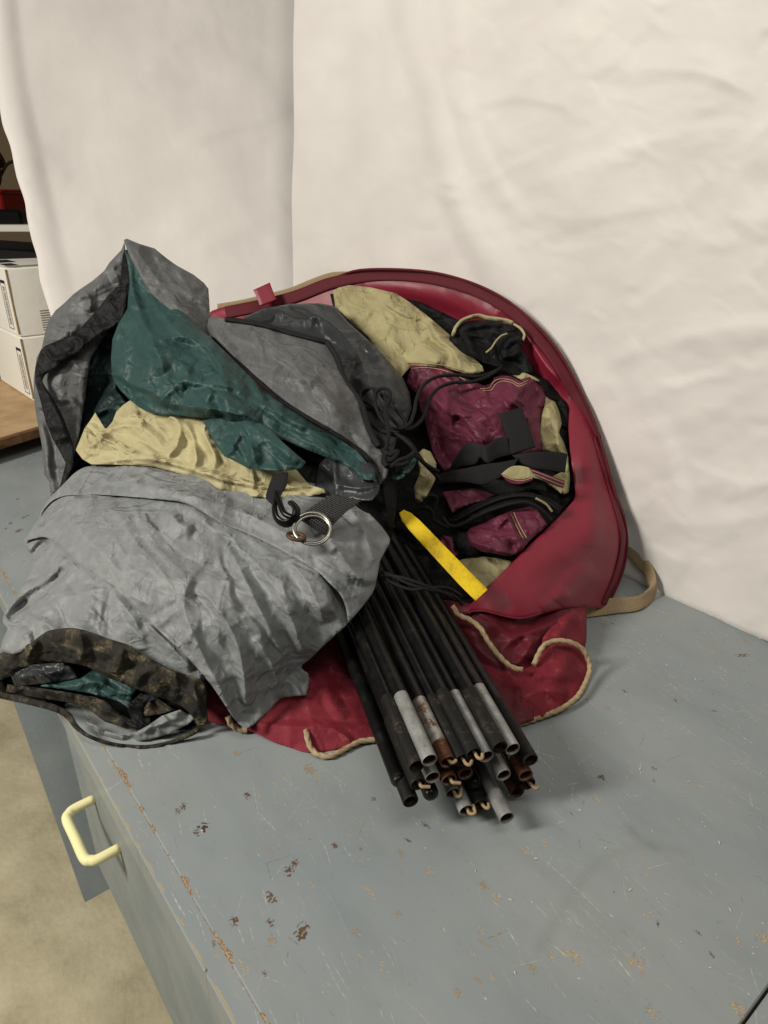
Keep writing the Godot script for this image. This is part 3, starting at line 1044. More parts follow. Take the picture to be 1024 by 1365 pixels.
	cloth("left_panel", sheet, M.sheet, [-12, -420, 200, -425, 405, -420, 408, 0, 408, 300, 408, 610, 200, 640, 95, 610, 84, 520, 73, 440, 62, 402, 53, 372, 50, 345, 42, 318, 36, 290, 33, 268, 22, 235, 14, 195, 4, 168, 0, 145, -6, 60],
		[0, -400, 2.12, 0, 0, 2.12, 20, 200, 2.1, 45, 330, 2.1, 70, 430, 2.1, 90, 600, 2.12, 200, -400, 2.24, 200, 0, 2.24, 200, 300, 2.22, 210, 600, 2.24, 400, -400, 2.285, 400, 0, 2.285, 400, 300, 2.285, 400, 600, 2.285, 100, 200, 2.18, 300, 200, 2.265],
		{"step": 5.0, "edge_w": 16.0, "edge_d": 0.012, "thick": 0.002, "belly": 0.0, "amp": 1.1, "gain": 1.1, "scale": 50.0, "stretch": 2.4, "angle": 55.0},
		[[12, 26, 34, "soft", -10, -100, 12, 100, 40, 230, 62, 330, 88, 430], [7, 40, 16, "sharp", 230, 195, 290, 175, 390, 145], [5, 20, 30, "sharp", 190, 110, 215, 75, 270, 30], [5, 24, 24, "soft", 370, -200, 376, 100, 372, 400], [4, 20, 30, "sharp", 240, 340, 310, 310, 380, 270]])

func far_left():
	# a board across the far end of the bench carries cartons and odds and ends
	var c0 := at(46, 537, dep(46, 537, 0.075))
	var brd := thing("plywood_board", "bare plywood board with splintered edge under the white cartons", "board", at(20, 575, dep(20, 575, 0.045)))
	var e0 := at(-60, 601, dep(-60, 601, 0.078))
	var e1 := at(75, 561, dep(75, 561, 0.078))
	var along := (e1 - e0).normalized()
	var back := Vector3(along.z, 0, -along.x).normalized()
	if back.z > 0: back = -back
	for k in 4:
		var o := e0 - along * 0.35 + back * (0.004 + k * 0.19)
		var st := begin()
		slab(st, Vector3(0, -0.03, 0), Vector3(0.95, 0.0, 0.187), 0.002)
		var pl := put("plank", st.commit(), M.wood, brd)
		pl.transform = Transform3D(Basis(along, Vector3.UP, along.cross(Vector3.UP) if along.cross(Vector3.UP).dot(back) > 0 else -along.cross(Vector3.UP)), o - brd.position)
	var rim := PackedVector3Array()
	var st2 := begin()
	slab(st2, Vector3(0, -0.034, -0.012), Vector3(0.95, -0.003, 0.0), 0.003)
	var ed := put("splintered_edge", st2.commit(), M.wood_edge, brd)
	ed.transform = Transform3D(Basis(along, Vector3.UP, -along.cross(Vector3.UP) if along.cross(Vector3.UP).dot(back) < 0 else along.cross(Vector3.UP)), e0 - along * 0.35 + back * 0.002 - brd.position)
	var bt := put("batten", box_mesh(Vector3(-1.9, 0.001, -2.75), Vector3(-1.0, 0.04, -2.5), 0.002), M.brown, brd)
	# two stacked cartons
	var right := Vector3(0.90, 0, -0.43).normalized()
	var left := Vector3(-0.43, 0, -0.90).normalized()
	var fx := (at(46, 537, dep(46, 537, 0.08)) - at(0, 507, dep(0, 507, 0.08)))
	left = -fx.normalized()
	right = Vector3(-left.z, 0, left.x).normalized()
	if right.x < 0: right = -right
	for k in 2:
		var base := c0 + Vector3(0, 0.004 + k * 0.226, 0) + left * (0.004 * k)
		var ct := thing("carton", "lower of two stacked white cartons with barcode label" if k == 0 else "upper of two stacked white cartons, printed top flaps, under the black tray", "carton", base, "white cartons stacked on the board")
		var bs := Basis(left, Vector3.UP, left.cross(Vector3.UP))
		var depth_dir := 1.0 if left.cross(Vector3.UP).dot(right) > 0 else -1.0
		var lo := Vector3(0, 0, 0.0 if depth_dir > 0 else -0.30)
		var hi := Vector3(0.42, 0.224, 0.30 if depth_dir > 0 else 0.0)
		var bd := put("box_body", box_mesh(lo, hi, 0.004), M.carton, ct)
		bd.transform = Transform3D(bs, Vector3.ZERO)
		var cr := put("worn_corner", tube_mesh(smooth3(PackedVector3Array([Vector3(0, 0.01, 0), Vector3(0.001, 0.1, 0), Vector3(0, 0.16, 0), Vector3(0, 0.221, 0)]), 4), 0.003, 6), M.carton_edge, ct)
		cr.transform = bs_t(bs)
		# barcode label on the long side: frame, bars, small print
		var zf := -0.0012 * depth_dir
		var st := begin()
		var x0 := 0.045 if k == 1 else 0.03
		for r in [[0.0, 0.02, 0.055, 0.022], [0.0, 0.178, 0.055, 0.182], [0.0, 0.02, 0.0016, 0.18], [0.0535, 0.02, 0.055, 0.18], [0.0, 0.172, 0.05, 0.18]]:
			slab(st, Vector3(x0 + r[0], r[1], minf(zf, 0)), Vector3(x0 + r[2], r[3], maxf(zf, 0)))
		var fm := put("label_frame", st.commit(), M.ink, ct)
		fm.transform = bs_t(bs)
		st = begin()
		rng.seed = 40 + k
		var y := 0.035
		while y < 0.16:
			var w := rng.randf_range(0.0012, 0.0035)
			slab(st, Vector3(x0 + 0.014, y, minf(zf, 0)), Vector3(x0 + 0.040, y + w, maxf(zf, 0)))
			y += w + rng.randf_range(0.0012, 0.003)
		var bc := put("barcode", st.commit(), M.ink_faint, ct)
		bc.transform = bs_t(bs)
		st = begin()
		for j in 9:
			slab(st, Vector3(-0.0012, 0.015 + j * 0.008, 0.08 * depth_dir if depth_dir > 0 else -0.22), Vector3(0.0, 0.018 + j * 0.008, 0.22 if depth_dir > 0 else -0.08))
		var fp := put("small_print", st.commit(), M.ink_faint, ct)
		fp.transform = bs_t(bs)
		if k == 1:
			st = begin()
			for j in 3:
				slab(st, Vector3(0.006, 0.2242, (0.03 + j * 0.008) * depth_dir), Vector3(0.011, 0.2254, (0.035 + j * 0.008) * depth_dir) if depth_dir > 0 else Vector3(0.011, 0.2254, -0.025 - j * 0.008))
			put("printed_dots", st.commit(), M.ink_purple, ct).transform = bs_t(bs)
			for r in [[0.10, 0.03, 0.19, 0.07], [0.03, 0.12, 0.05, 0.21], [0.24, 0.02, 0.36, 0.10]]:
				st = begin()
				slab(st, Vector3(r[0], 0.2242, minf(r[1] * depth_dir, r[3] * depth_dir)), Vector3(r[2], 0.2252, maxf(r[1] * depth_dir, r[3] * depth_dir)))
				put("printed_panel", st.commit(), M.ink, ct).transform = bs_t(bs)
			st = begin()
			for j in 8:
				slab(st, Vector3(0.02 + j * 0.009, 0.2242, minf(0.02 * depth_dir, 0.2 * depth_dir)), Vector3(0.0215 + j * 0.009, 0.2249, maxf(0.02 * depth_dir, 0.2 * depth_dir)))
			put("small_print", st.commit(), M.ink_faint, ct).transform = bs_t(bs)
	# odds and ends behind and above the cartons
	var tray := thing("black_tray", "black open-topped tray lying on the upper carton", "tray", at(10, 335, 2.72))
	var tb := Basis(Vector3(0.86, -0.10, -0.5).normalized(), Vector3(0.08, 0.99, 0.05).normalized(), Vector3.ZERO)
	tb.y = (tb.y - tb.x * tb.y.dot(tb.x)).normalized()
	tb.z = tb.x.cross(tb.y)
	var o2 := begin()
	slab(o2, Vector3(-0.3, -0.02, -0.16), Vector3(0.2, -0.014, 0.12), 0.003)
	put("tray_floor", o2.commit(), M.dark_plastic, tray).transform = Transform3D(tb, Vector3.ZERO)
	for r in [[-0.3, -0.16, 0.2, -0.152], [-0.3, 0.112, 0.2, 0.12], [-0.3, -0.152, -0.292, 0.112], [0.192, -0.152, 0.2, 0.112]]:
		put("tray_side", box_mesh(Vector3(r[0], -0.0139, r[1]), Vector3(r[2], 0.02, r[3]), 0.003), M.dark_plastic, tray).transform = Transform3D(tb, Vector3.ZERO)
	var sh := thing("white_shelf", "white shelf edge behind the cartons carrying shop clutter", "shelf", at(0, 300, 3.3))
	put("board", box_mesh(Vector3(-0.9, -0.03, -0.4), Vector3(0.5, 0.0, 0.0), 0.003), M.carton, sh).position = Vector3.ZERO
	var dk := thing("black_machine_base", "black low tool base on the white shelf", "tool", at(10, 288, 3.42))
	put("base", box_mesh(Vector3(-0.25, -0.06, -0.16), Vector3(0.09, 0.03, 0.05), 0.012), M.plastic_black, dk).position = Vector3.ZERO
	put("knob", lathe(Vector3(0.02, 0.031, 0.0), Vector3.UP, [[0, 0.03], [0.02, 0.032], [0.025, 0.026], [0.025, 0.001]]), M.plastic_black, dk).position = Vector3.ZERO
	var can := thing("metal_canister", "small grey metal canister in front of the red crate", "canister", at(11, 283, 3.36))
	put("can_body", lathe(Vector3.ZERO, Vector3.UP, [[0, 0.001], [0, 0.032], [0.06, 0.032], [0.065, 0.028], [0.08, 0.028], [0.08, 0.001]]), M.metal_grey, can).position = Vector3.ZERO
	var red := thing("red_crate", "red plastic crate on the shelf at the left edge", "crate", at(2, 285, 3.7))
	put("crate_body", box_mesh(Vector3(-0.3, 0.0, -0.15), Vector3(0.07, 0.10, 0.1), 0.008), M.red, red).position = Vector3.ZERO
	put("crate_rim", box_mesh(Vector3(-0.31, 0.101, -0.16), Vector3(0.08, 0.118, 0.11), 0.006), M.red, red).position = Vector3.ZERO
	var hz := thing("dark_hose", "dark coiled hose hanging on the wall above the red crate", "hose", at(-4, 250, 3.9))
	var hp := PackedVector3Array()
	for k in 16:
		hp.append(Vector3(cos(k * 0.5) * 0.06, 0.10 + sin(k * 0.5) * 0.10, k * 0.006))
	put("coil", tube_mesh(smooth3(hp, 4), 0.02, 10), M.brown, hz).position = Vector3.ZERO
	put("tail", tube_mesh(smooth3(PackedVector3Array([Vector3(0.02, 0.02, 0.05), Vector3(0.06, 0.06, 0.05), Vector3(0.10, 0.12, 0.02), Vector3(0.17, 0.14, 0.0)]), 6), 0.008, 8), M.dark_plastic, hz).position = Vector3.ZERO

func bs_t(bs: Basis) -> Transform3D:
	return Transform3D(bs, Vector3.ZERO)

func bag():
	var b := thing("duffel_bag", "large burgundy duffel bag slumped open against the white sheet", "duffel bag", at(700, 860, dep(700, 860, 0.0)))
	# far wall, its lining facing the camera
	var wall := cloth("back_wall", b, M.bag, [283, 414, 340, 402, 392, 388, 440, 370, 500, 359, 560, 361, 620, 374, 670, 397, 710, 430, 745, 471, 775, 526, 800, 581, 800, 680, 740, 740, 600, 740, 480, 690, 330, 560, 270, 440],
		[283, 414, 1.80, 390, 388, 1.76, 500, 359, 1.67, 600, 369, 1.575, 694, 414, 1.495, 754, 486, 1.455, 800, 581, 1.435, 800, 680, 1.42, 740, 740, 1.38, 600, 740, 1.42, 480, 690, 1.55, 330, 560, 1.75, 560, 430, 1.66, 660, 450, 1.56, 720, 540, 1.50, 600, 580, 1.60, 700, 640, 1.47],
		{"edge_w": 10, "edge_d": 0.006, "belly": 0.004, "amp": 2.0, "scale": 70.0, "angle": 35.0},
		[[10, 26, 20, "soft", 470, 375, 540, 384, 600, 400, 650, 424, 700, 470, 745, 510], [12, 26, 10, "sharp", 664, 412, 684, 424, 705, 452, 730, 490, 762, 524], [6, 20, 20, "sharp", 600, 375, 640, 395, 668, 418]])
	trim("binding", b, M.binding, wall, [300, 411, 340, 403, 392, 390, 440, 372, 500, 361, 560, 363, 620, 377, 668, 399, 708, 432, 742, 472, 774, 528, 800, 584], 2, 13, 0.005, 0.004)
	var piping := put("zip_edge", tube_mesh(smooth3(pts3([440, 374, 1.74, 480, 360, 1.668, 560, 361, 1.60, 620, 374, 1.545, 670, 397, 1.50, 711, 430, 1.47, 746, 471, 1.445, 777, 528, 1.43, 797, 577, 1.42, 818, 650, 1.405, 832, 692, 1.40, 836, 730, 1.395, 828, 768, 1.385, 808, 811, 1.372]), 6), 0.003, 8), M.binding, b)
	# near wall folded up at the right
	var fp := cloth("front_panel", b, M.bag, [763, 523, 759, 545, 758, 575, 761, 610, 767, 655, 765, 666, 754, 679, 728, 706, 700, 733, 660, 773, 632, 801, 615, 818, 640, 815, 658, 818, 675, 823, 696, 825, 720, 819, 750, 812, 780, 809, 806, 812, 822, 780, 833, 748, 837, 715, 831, 688, 817, 652, 806, 615, 795, 577, 780, 545],
		[763, 524, 1.45, 759, 563, 1.425, 767, 655, 1.365, 754, 678, 1.335, 700, 733, 1.255, 632, 801, 1.165, 615, 818, 1.155, 673, 821, 1.165, 719, 819, 1.19, 780, 808, 1.30, 806, 811, 1.365, 836, 725, 1.40, 816, 653, 1.41, 780, 545, 1.445, 745, 745, 1.262, 790, 700, 1.325, 715, 785, 1.205, 790, 620, 1.395, 800, 780, 1.335],
		{"edge_w": 9, "edge_d": 0.008, "thick": 0.003, "belly": 0.006, "amp": 1.1, "scale": 80.0, "angle": 70.0, "stretch": 2.0},
		[[7, 20, 30, "soft", 770, 530, 782, 600, 790, 680, 788, 730], [6, 40, 30, "soft", 690, 760, 740, 735, 800, 720, 828, 735], [6, 24, 24, "soft", 745, 805, 775, 770, 792, 755], [5, 14, 14, "sharp", 722, 812, 745, 796, 760, 790]])
	trim("hem_fray", b, M.bag_dusty, fp, [622, 816, 642, 814, 660, 818, 676, 822, 696, 824, 720, 818], 1.2, 1.2, 0.002, 0.002)
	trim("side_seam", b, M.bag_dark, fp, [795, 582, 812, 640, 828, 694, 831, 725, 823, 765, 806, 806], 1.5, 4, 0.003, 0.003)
	# bag cloth spread on the bench
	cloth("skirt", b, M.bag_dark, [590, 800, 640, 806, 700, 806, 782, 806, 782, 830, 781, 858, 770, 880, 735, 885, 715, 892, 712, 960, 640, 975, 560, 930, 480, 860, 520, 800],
		[590, 800, 0.10, 640, 806, 1.185, 700, 806, 1.2, 782, 806, 1.295, 781, 858, 1.262, 715, 892, 1.15, 712, 960, 0.012, 640, 975, 0.008, 560, 930, 0.03, 480, 860, 0.05, 520, 800, 0.08, 680, 860, 1.165, 740, 860, 1.215],
		{"edge_w": 8, "edge_d": 0.004, "amp": 4.0, "scale": 45.0, "angle": 20.0, "belly": 0.004},
		[[12, 16, 22, "sharp", 664, 868, 690, 850, 720, 838, 760, 822], [14, 22, 10, "sharp", 704, 880, 724, 850, 748, 826, 772, 812], [10, 14, 14, "sharp", 690, 888, 706, 862, 710, 848], [8, 30, 20, "soft", 610, 830, 650, 870, 690, 890]])
	cloth("tube_end", b, M.bag_dusty, [781, 811, 781, 830, 780, 857, 770, 862, 758, 858, 744, 856, 730, 858, 722, 864, 724, 850, 736, 834, 752, 818, 768, 811],
		[781, 811, 1.285, 780, 857, 1.215, 744, 856, 1.175, 722, 864, 1.155, 752, 818, 1.225, 768, 811, 1.26],
		{"edge_w": 12, "edge_d": 0.012, "amp": 2.0, "scale": 40.0, "belly": 0.01}, [[8, 12, 14, "soft", 740, 850, 756, 830, 770, 815]])
	var lobe := cloth("front_lobe", b, M.bag_dusty, [714, 884, 718, 873, 727, 861, 743, 855, 763, 858, 778, 869, 786, 888, 784, 902, 774, 922, 764, 934, 747, 945, 720, 957, 697, 964, 660, 972, 630, 960, 600, 880, 640, 868, 690, 893],
		[714, 884, 1.145, 743, 855, 1.17, 763, 858, 1.175, 786, 888, 1.185, 774, 922, 1.135, 747, 945, 1.105, 697, 964, 0.006, 660, 972, 0.006, 630, 960, 0.012, 600, 880, 0.04, 640, 868, 1.155, 690, 893, 1.135, 735, 900, 1.125, 700, 930, 1.105],
		{"edge_w": 9, "edge_d": 0.006, "amp": 3.0, "scale": 50.0, "belly": 0.003},
		[[9, 20, 20, "soft", 712, 892, 735, 900, 762, 890], [9, 14, 30, "sharp", 688, 950, 702, 928, 728, 920, 756, 924], [6, 20, 20, "soft", 640, 880, 670, 905, 700, 912]])
	var lsk := cloth("left_skirt", b, M.bag_dusty, [600, 950, 540, 975, 502, 985, 494, 989, 470, 994, 440, 1001, 408, 1003, 385, 996, 364, 989, 338, 976, 305, 968, 274, 957, 270, 900, 320, 850, 420, 800, 560, 830, 600, 880],
		[450, 860, 0.055, 480, 920, 0.03, 502, 985, 0.006, 454, 996, 0.004, 406, 1003, 0.004, 364, 989, 0.005, 338, 976, 0.008, 274, 957, 0.015, 270, 900, 0.05, 320, 850, 0.07, 420, 810, 0.08, 560, 850, 0.05, 600, 960, 0.006, 410, 930, 0.04],
		{"edge_w": 8, "edge_d": 0.004, "amp": 3.5, "scale": 50.0, "belly": 0.002, "angle": 10.0},
		[[6, 10, 30, "sharp", 320, 962, 380, 968, 440, 970, 500, 974], [6, 14, 14, "soft", 420, 880, 440, 930, 460, 960], [7, 20, 20, "soft", 330, 930, 380, 920, 430, 925], [6, 8, 10, "sharp", 440, 972, 458, 980, 470, 992]])
	# natural-fibre rope sewn into the bag's mouth
	rope("rope_trim", b, M.rope, [604, 808, 1.155, 612, 820, 1.145, 626, 826, 1.143, 640, 837, 1.14, 652, 857, 1.135, 668, 877, 1.125, 682, 889, 1.115, 697, 893, 1.108], 0.0042)
	rope("rope_trim", b, M.rope, [712, 886, 1.125, 717, 874, 1.135, 726, 860, 1.145, 743, 854, 1.152, 763, 857, 1.157, 778, 867, 1.163, 786, 886, 1.168, 784, 902, 1.155, 774, 923, 1.125, 763, 935, 1.108, 746, 946, 1.095, 718, 957, 0.007, 693, 965, 0.006, 662, 972, 0.006], 0.0042)
	rope("rope_trim", b, M.rope, [304, 955, 0.035, 308, 965, 0.022, 318, 972, 0.010, 330, 973, 0.008], 0.0045)
	rope("rope_trim", b, M.rope, [408, 973, 0.022, 410, 984, 0.017, 414, 996, 0.010, 424, 1006, 0.006, 440, 1008, 0.006, 456, 1001, 0.006, 470, 993, 0.007, 482, 988, 0.008, 500, 986, 0.008], 0.0042)
	# shoulder strap
	ribbon("strap", b, M.webbing_tan, [837, 713, 1.46, 852, 728, 1.445, 866, 748, 1.43, 875, 772, 1.405, 872, 797, 0.004, 853, 813, 0.003, 820, 818, 0.003, 790, 822, 0.003, 760, 826, 0.003],
		[837, 742, 1.47, 846, 752, 1.46, 858, 766, 1.445, 866, 781, 0.028, 858, 790, 0.026, 846, 795, 0.026, 820, 797, 0.026, 790, 800, 0.024, 760, 806, 0.02], 0.003, 8)
	ribbon("strap", b, M.webbing_tan, [290, 405, 1.82, 320, 400, 1.81, 350, 393, 1.80, 385, 384, 1.785, 415, 372, 1.765, 442, 363, 1.745, 468, 362, 1.73],
		[290, 420, 1.83, 320, 415, 1.82, 350, 408, 1.81, 385, 399, 1.795, 415, 388, 1.775, 442, 378, 1.755, 468, 374, 1.74], 0.003, 6)
	ribbon("pull_tab", b, M.bag, [338, 387, 1.735, 343, 398, 1.732, 347, 408, 1.73], [360, 377, 1.735, 364, 388, 1.732, 369, 400, 1.73], 0.004, 5)

func fly():
	var f := thing("tent_fly", "plum and tan tent fly bundled with black straps inside the bag", "tent fly", at(640, 780, dep(640, 780, 0.04)))
	cloth("dark_backing", f, M.black, [440, 392, 480, 386, 560, 402, 640, 440, 710, 440, 750, 520, 764, 570, 766, 660, 748, 686, 690, 742, 634, 798, 590, 800, 530, 720, 515, 640, 480, 560],  # black filler backing; its colour also stands in for shade beside the poles
		[440, 392, 1.70, 560, 402, 1.63, 700, 440, 1.53, 750, 520, 1.49, 765, 660, 1.41, 690, 742, 1.32, 634, 798, 1.27, 590, 800, 1.28, 530, 720, 1.36, 515, 640, 1.44, 480, 560, 1.60, 600, 500, 1.56, 650, 600, 1.45, 600, 700, 1.36, 700, 660, 1.39],
		{"edge_w": 10, "edge_d": 0.01, "amp": 6.0, "scale": 40.0, "belly": 0.02})
	var t1 := cloth("tan_panel", f, M.tan_fly, [444, 388, 452, 383, 466, 380, 494, 383, 528, 391, 548, 404, 570, 421, 590, 438, 606, 452, 624, 470, 643, 488, 645, 495, 634, 499, 620, 498, 600, 492, 576, 489, 548, 488, 535, 503, 524, 492, 513, 481, 500, 464, 490, 448, 476, 437, 464, 425, 447, 409],
		[444, 388, 1.60, 470, 380, 1.61, 528, 391, 1.585, 570, 421, 1.56, 606, 452, 1.51, 645, 494, 1.43, 600, 492, 1.44, 548, 488, 1.46, 530, 500, 1.455, 490, 448, 1.52, 464, 425, 1.56, 520, 430, 1.525, 580, 462, 1.485],
		{"edge_w": 16, "edge_d": 0.022, "amp": 6.5, "scale": 26.0, "angle": 40.0, "belly": 0.03},
		[[8, 12, 18, "sharp", 552, 420, 556, 445, 566, 462, 590, 476], [7, 18, 10, "sharp", 494, 442, 520, 452, 540, 470, 546, 484], [6, 14, 16, "soft", 470, 392, 510, 404, 550, 420], [8, 14, 14, "sharp", 590, 470, 612, 480, 634, 494], [5, 10, 14, "sharp", 560, 478, 590, 482, 615, 492]])
	stitches(f, t1, [540, 484, 560, 484, 590, 487, 618, 494])
	var p1 := cloth("plum_panel", f, M.plum, [548, 487, 566, 486, 582, 488, 602, 494, 622, 504, 645, 514, 654, 512, 658, 503, 668, 500, 682, 502, 694, 508, 706, 502, 722, 516, 728, 529, 724, 545, 720, 563, 721, 580, 723, 600, 700, 606, 680, 606, 660, 612, 640, 618, 612, 622, 590, 629, 580, 615, 573, 588, 567, 563, 561, 545, 556, 525, 542, 511],
		[548, 487, 1.46, 602, 494, 1.43, 650, 512, 1.42, 694, 506, 1.425, 728, 529, 1.42, 720, 563, 1.40, 723, 600, 1.375, 680, 606, 1.345, 640, 618, 1.34, 590, 629, 1.375, 567, 563, 1.42, 545, 511, 1.455, 620, 545, 1.385, 680, 555, 1.37, 640, 590, 1.345, 600, 590, 1.385],
		{"edge_w": 14, "edge_d": 0.02, "amp": 4.6, "scale": 26.0, "angle": 50.0, "belly": 0.03},
		[[12, 12, 22, "sharp", 594, 518, 606, 535, 622, 552, 640, 556, 664, 540, 692, 522], [9, 10, 16, "sharp", 608, 545, 622, 562, 634, 580, 644, 592], [9, 14, 10, "sharp", 630, 560, 636, 574, 648, 590], [10, 18, 8, "sharp", 700, 512, 690, 526, 676, 545], [8, 10, 10, "sharp", 570, 525, 586, 540, 600, 562, 602, 590], [7, 16, 10, "sharp", 656, 560, 664, 575, 672, 590], [8, 8, 20, "sharp", 646, 514, 648, 530, 656, 540], [6, 10, 10, "sharp", 724, 540, 704, 540, 690, 534]])
	stitches(f, p1, [550, 491, 568, 490, 584, 492, 604, 498, 622, 508])
	stitches(f, p1, [640, 518, 652, 517, 658, 509, 668, 505, 682, 507, 692, 512, 704, 507])
	stitches(f, p1, [644, 521, 655, 520, 661, 512, 670, 508, 682, 510, 692, 515, 702, 511], 0.0012, M.thread)
	cloth("tan_edge", f, M.tan_fly, [682, 500, 690, 497, 700, 497, 714, 503, 728, 514, 738, 530, 746, 550, 749, 565, 745, 577, 752, 590, 757, 605, 760, 640, 758, 656, 752, 660, 743, 654, 730, 645, 738, 634, 752, 628, 754, 604, 735, 602, 724, 600, 720, 575, 722, 555, 727, 535, 722, 518, 708, 504, 694, 506],
		[690, 497, 1.44, 714, 503, 1.445, 738, 530, 1.445, 749, 565, 1.43, 757, 605, 1.405, 758, 656, 1.375, 743, 654, 1.37, 735, 602, 1.39, 722, 575, 1.41, 725, 530, 1.43],
		{"edge_w": 8, "edge_d": 0.01, "amp": 5.0, "scale": 20.0, "angle": 60.0},
		[[9, 10, 10, "sharp", 728, 540, 736, 560, 740, 585], [10, 8, 8, "sharp", 724, 594, 738, 590, 750, 594], [7, 8, 8, "sharp", 735, 535, 744, 555, 748, 570]])
	# rolled black mesh sleeve with a tan lip, top right
	cloth("black_sleeve", f, M.black, [597, 460, 600, 448, 606, 438, 614, 430, 630, 427, 650, 427, 670, 430, 690, 436, 697, 444, 699, 452, 694, 462, 704, 476, 712, 496, 700, 500, 684, 500, 668, 494, 655, 486, 640, 482, 628, 474, 612, 468],
		[597, 460, 1.475, 614, 430, 1.50, 650, 427, 1.49, 695, 442, 1.465, 698, 455, 1.455, 712, 496, 1.46, 684, 500, 1.45, 655, 486, 1.44, 628, 474, 1.44, 640, 450, 1.475, 665, 460, 1.475, 690, 480, 1.46],
		{"edge_w": 8, "edge_d": 0.01, "amp": 3.0, "scale": 20.0},
		[[12, 7, 10, "soft", 600, 452, 612, 440, 632, 432, 660, 430, 690, 438], [14, 7, 9, "soft", 616, 444, 626, 456, 630, 470, 640, 482], [14, 8, 6, "soft", 696, 448, 680, 454, 670, 466, 672, 476, 684, 474, 694, 466], [10, 5, 6, "sharp", 640, 484, 660, 486, 676, 488]])
	put("tan_lip", tube_mesh(smooth3(pts3([604, 446, 1.465, 608, 436, 1.475, 617, 427, 1.485, 636, 421, 1.49, 650, 424, 1.488, 672, 427, 1.48, 684, 431, 1.47]), 6), 0.0065, 8, 0, 0.01, false, 0.6), M.tan_fly, f)
	put("tan_lip", tube_mesh(smooth3(pts3([648, 470, 1.44, 655, 464, 1.44, 661, 455, 1.442, 668, 448, 1.444, 676, 445, 1.446]), 6), 0.002, 8), M.tan_fly, f)
	put("tan_lip", tube_mesh(smooth3(pts3([685, 432, 1.46, 694, 438, 1.455, 699, 446, 1.452, 697, 454, 1.45]), 6), 0.0028, 8), M.tan_fly, f)
	# lower plum pieces
	cloth("plum_panel", f, M.plum, [590, 656, 610, 653, 630, 651, 650, 655, 660, 660, 645, 667, 630, 671, 616, 676, 603, 684, 596, 668],
		[590, 656, 1.35, 630, 651, 1.345, 660, 660, 1.34, 630, 671, 1.325, 603, 684, 1.315, 620, 664, 1.325], {"edge_w": 6, "edge_d": 0.008, "amp": 2.0, "scale": 24.0}, [[5, 8, 8, "sharp", 606, 656, 610, 668, 608, 680]])
	var p2 := cloth("plum_panel", f, M.plum, [620, 712, 628, 703, 645, 697, 664, 688, 684, 680, 706, 674, 716, 676, 724, 690, 730, 700, 716, 712, 705, 722, 696, 734, 680, 742, 660, 738, 640, 735, 628, 728],
		[620, 712, 1.29, 645, 697, 1.30, 684, 680, 1.305, 712, 674, 1.305, 730, 700, 1.285, 705, 722, 1.265, 680, 742, 1.255, 640, 735, 1.26, 660, 712, 1.265, 690, 705, 1.272],
		{"edge_w": 10, "edge_d": 0.014, "amp": 4.4, "scale": 22.0, "angle": 20.0, "belly": 0.02},
		[[8, 10, 14, "sharp", 626, 722, 645, 726, 665, 734, 684, 738], [6, 10, 12, "sharp", 640, 706, 662, 718, 680, 734], [9, 3, 14, "step", 676, 684, 684, 702, 694, 722, 700, 728], [7, 14, 3, "step", 714, 680, 722, 692, 728, 702], [6, 8, 10, "sharp", 624, 716, 634, 712, 650, 712]])
	stitches(f, p2, [681, 684, 688, 700, 698, 719])
	stitches(f, p2, [685, 683, 692, 699, 702, 717])
	cloth("tan_panel", f, M.tan_fly, [612, 747, 628, 742, 644, 742, 664, 744, 682, 748, 678, 758, 664, 770, 646, 786, 632, 776, 620, 762],
		[612, 747, 1.275, 644, 742, 1.275, 682, 748, 1.26, 646, 784, 1.225, 625, 766, 1.25], {"edge_w": 8, "edge_d": 0.01, "amp": 2.5, "scale": 30.0}, [[6, 10, 10, "sharp", 640, 744, 656, 752, 668, 762]])
	cloth("plum_panel", f, M.plum, [588, 712, 606, 718, 616, 736, 606, 742, 596, 738, 586, 726], [588, 712, 1.31, 616, 736, 1.28, 596, 738, 1.295, 606, 718, 1.30], {"edge_w": 5, "edge_d": 0.006, "amp": 2.0, "scale": 20.0})
	# a tan tuft by the cords, left
	cloth("tan_panel", f, M.tan_fly, [556, 606, 564, 598, 574, 602, 582, 618, 580, 640, 570, 660, 562, 672, 554, 668, 552, 650, 560, 630], [556, 606, 1.30, 574, 602, 1.30, 582, 618, 1.29, 570, 660, 1.27, 554, 668, 1.27, 562, 635, 1.275], {"edge_w": 8, "edge_d": 0.012, "amp": 3.5, "scale": 20.0}, [[6, 6, 6, "sharp", 562, 606, 570, 622, 572, 640]])
	# black straps
	ribbon("strap", f, M.strap_black, [666, 552, 1.352, 671, 568, 1.342, 676, 585, 1.332, 681, 606, 1.325], [695, 543, 1.355, 702, 560, 1.345, 708, 578, 1.335, 714, 596, 1.33], 0.003, 6)
	ribbon("strap", f, M.strap_black, [598, 628, 1.36, 608, 608, 1.345, 623, 591, 1.335, 640, 592, 1.322, 648, 594, 1.315, 662, 584, 1.325, 676, 583, 1.328], [604, 630, 1.36, 616, 622, 1.345, 634, 618, 1.33, 640, 610, 1.322, 650, 617, 1.312, 664, 610, 1.322, 681, 606, 1.326], 0.003, 6)
	ribbon("strap", f, M.strap_black, [682, 607, 1.318, 700, 604, 1.312, 722, 602, 1.315, 740, 603, 1.325, 756, 605, 1.335], [698, 620, 1.312, 712, 624, 1.306, 728, 626, 1.31, 740, 628, 1.32, 753, 630, 1.33], 0.003, 6)
	ribbon("strap", f, M.strap_black, [582, 633, 1.345, 600, 628, 1.332, 622, 624, 1.322, 646, 619, 1.315, 670, 616, 1.312, 692, 611, 1.312], [582, 645, 1.34, 600, 643, 1.328, 622, 643, 1.318, 644, 646, 1.308, 664, 638, 1.305, 684, 624, 1.308], 0.003, 6)
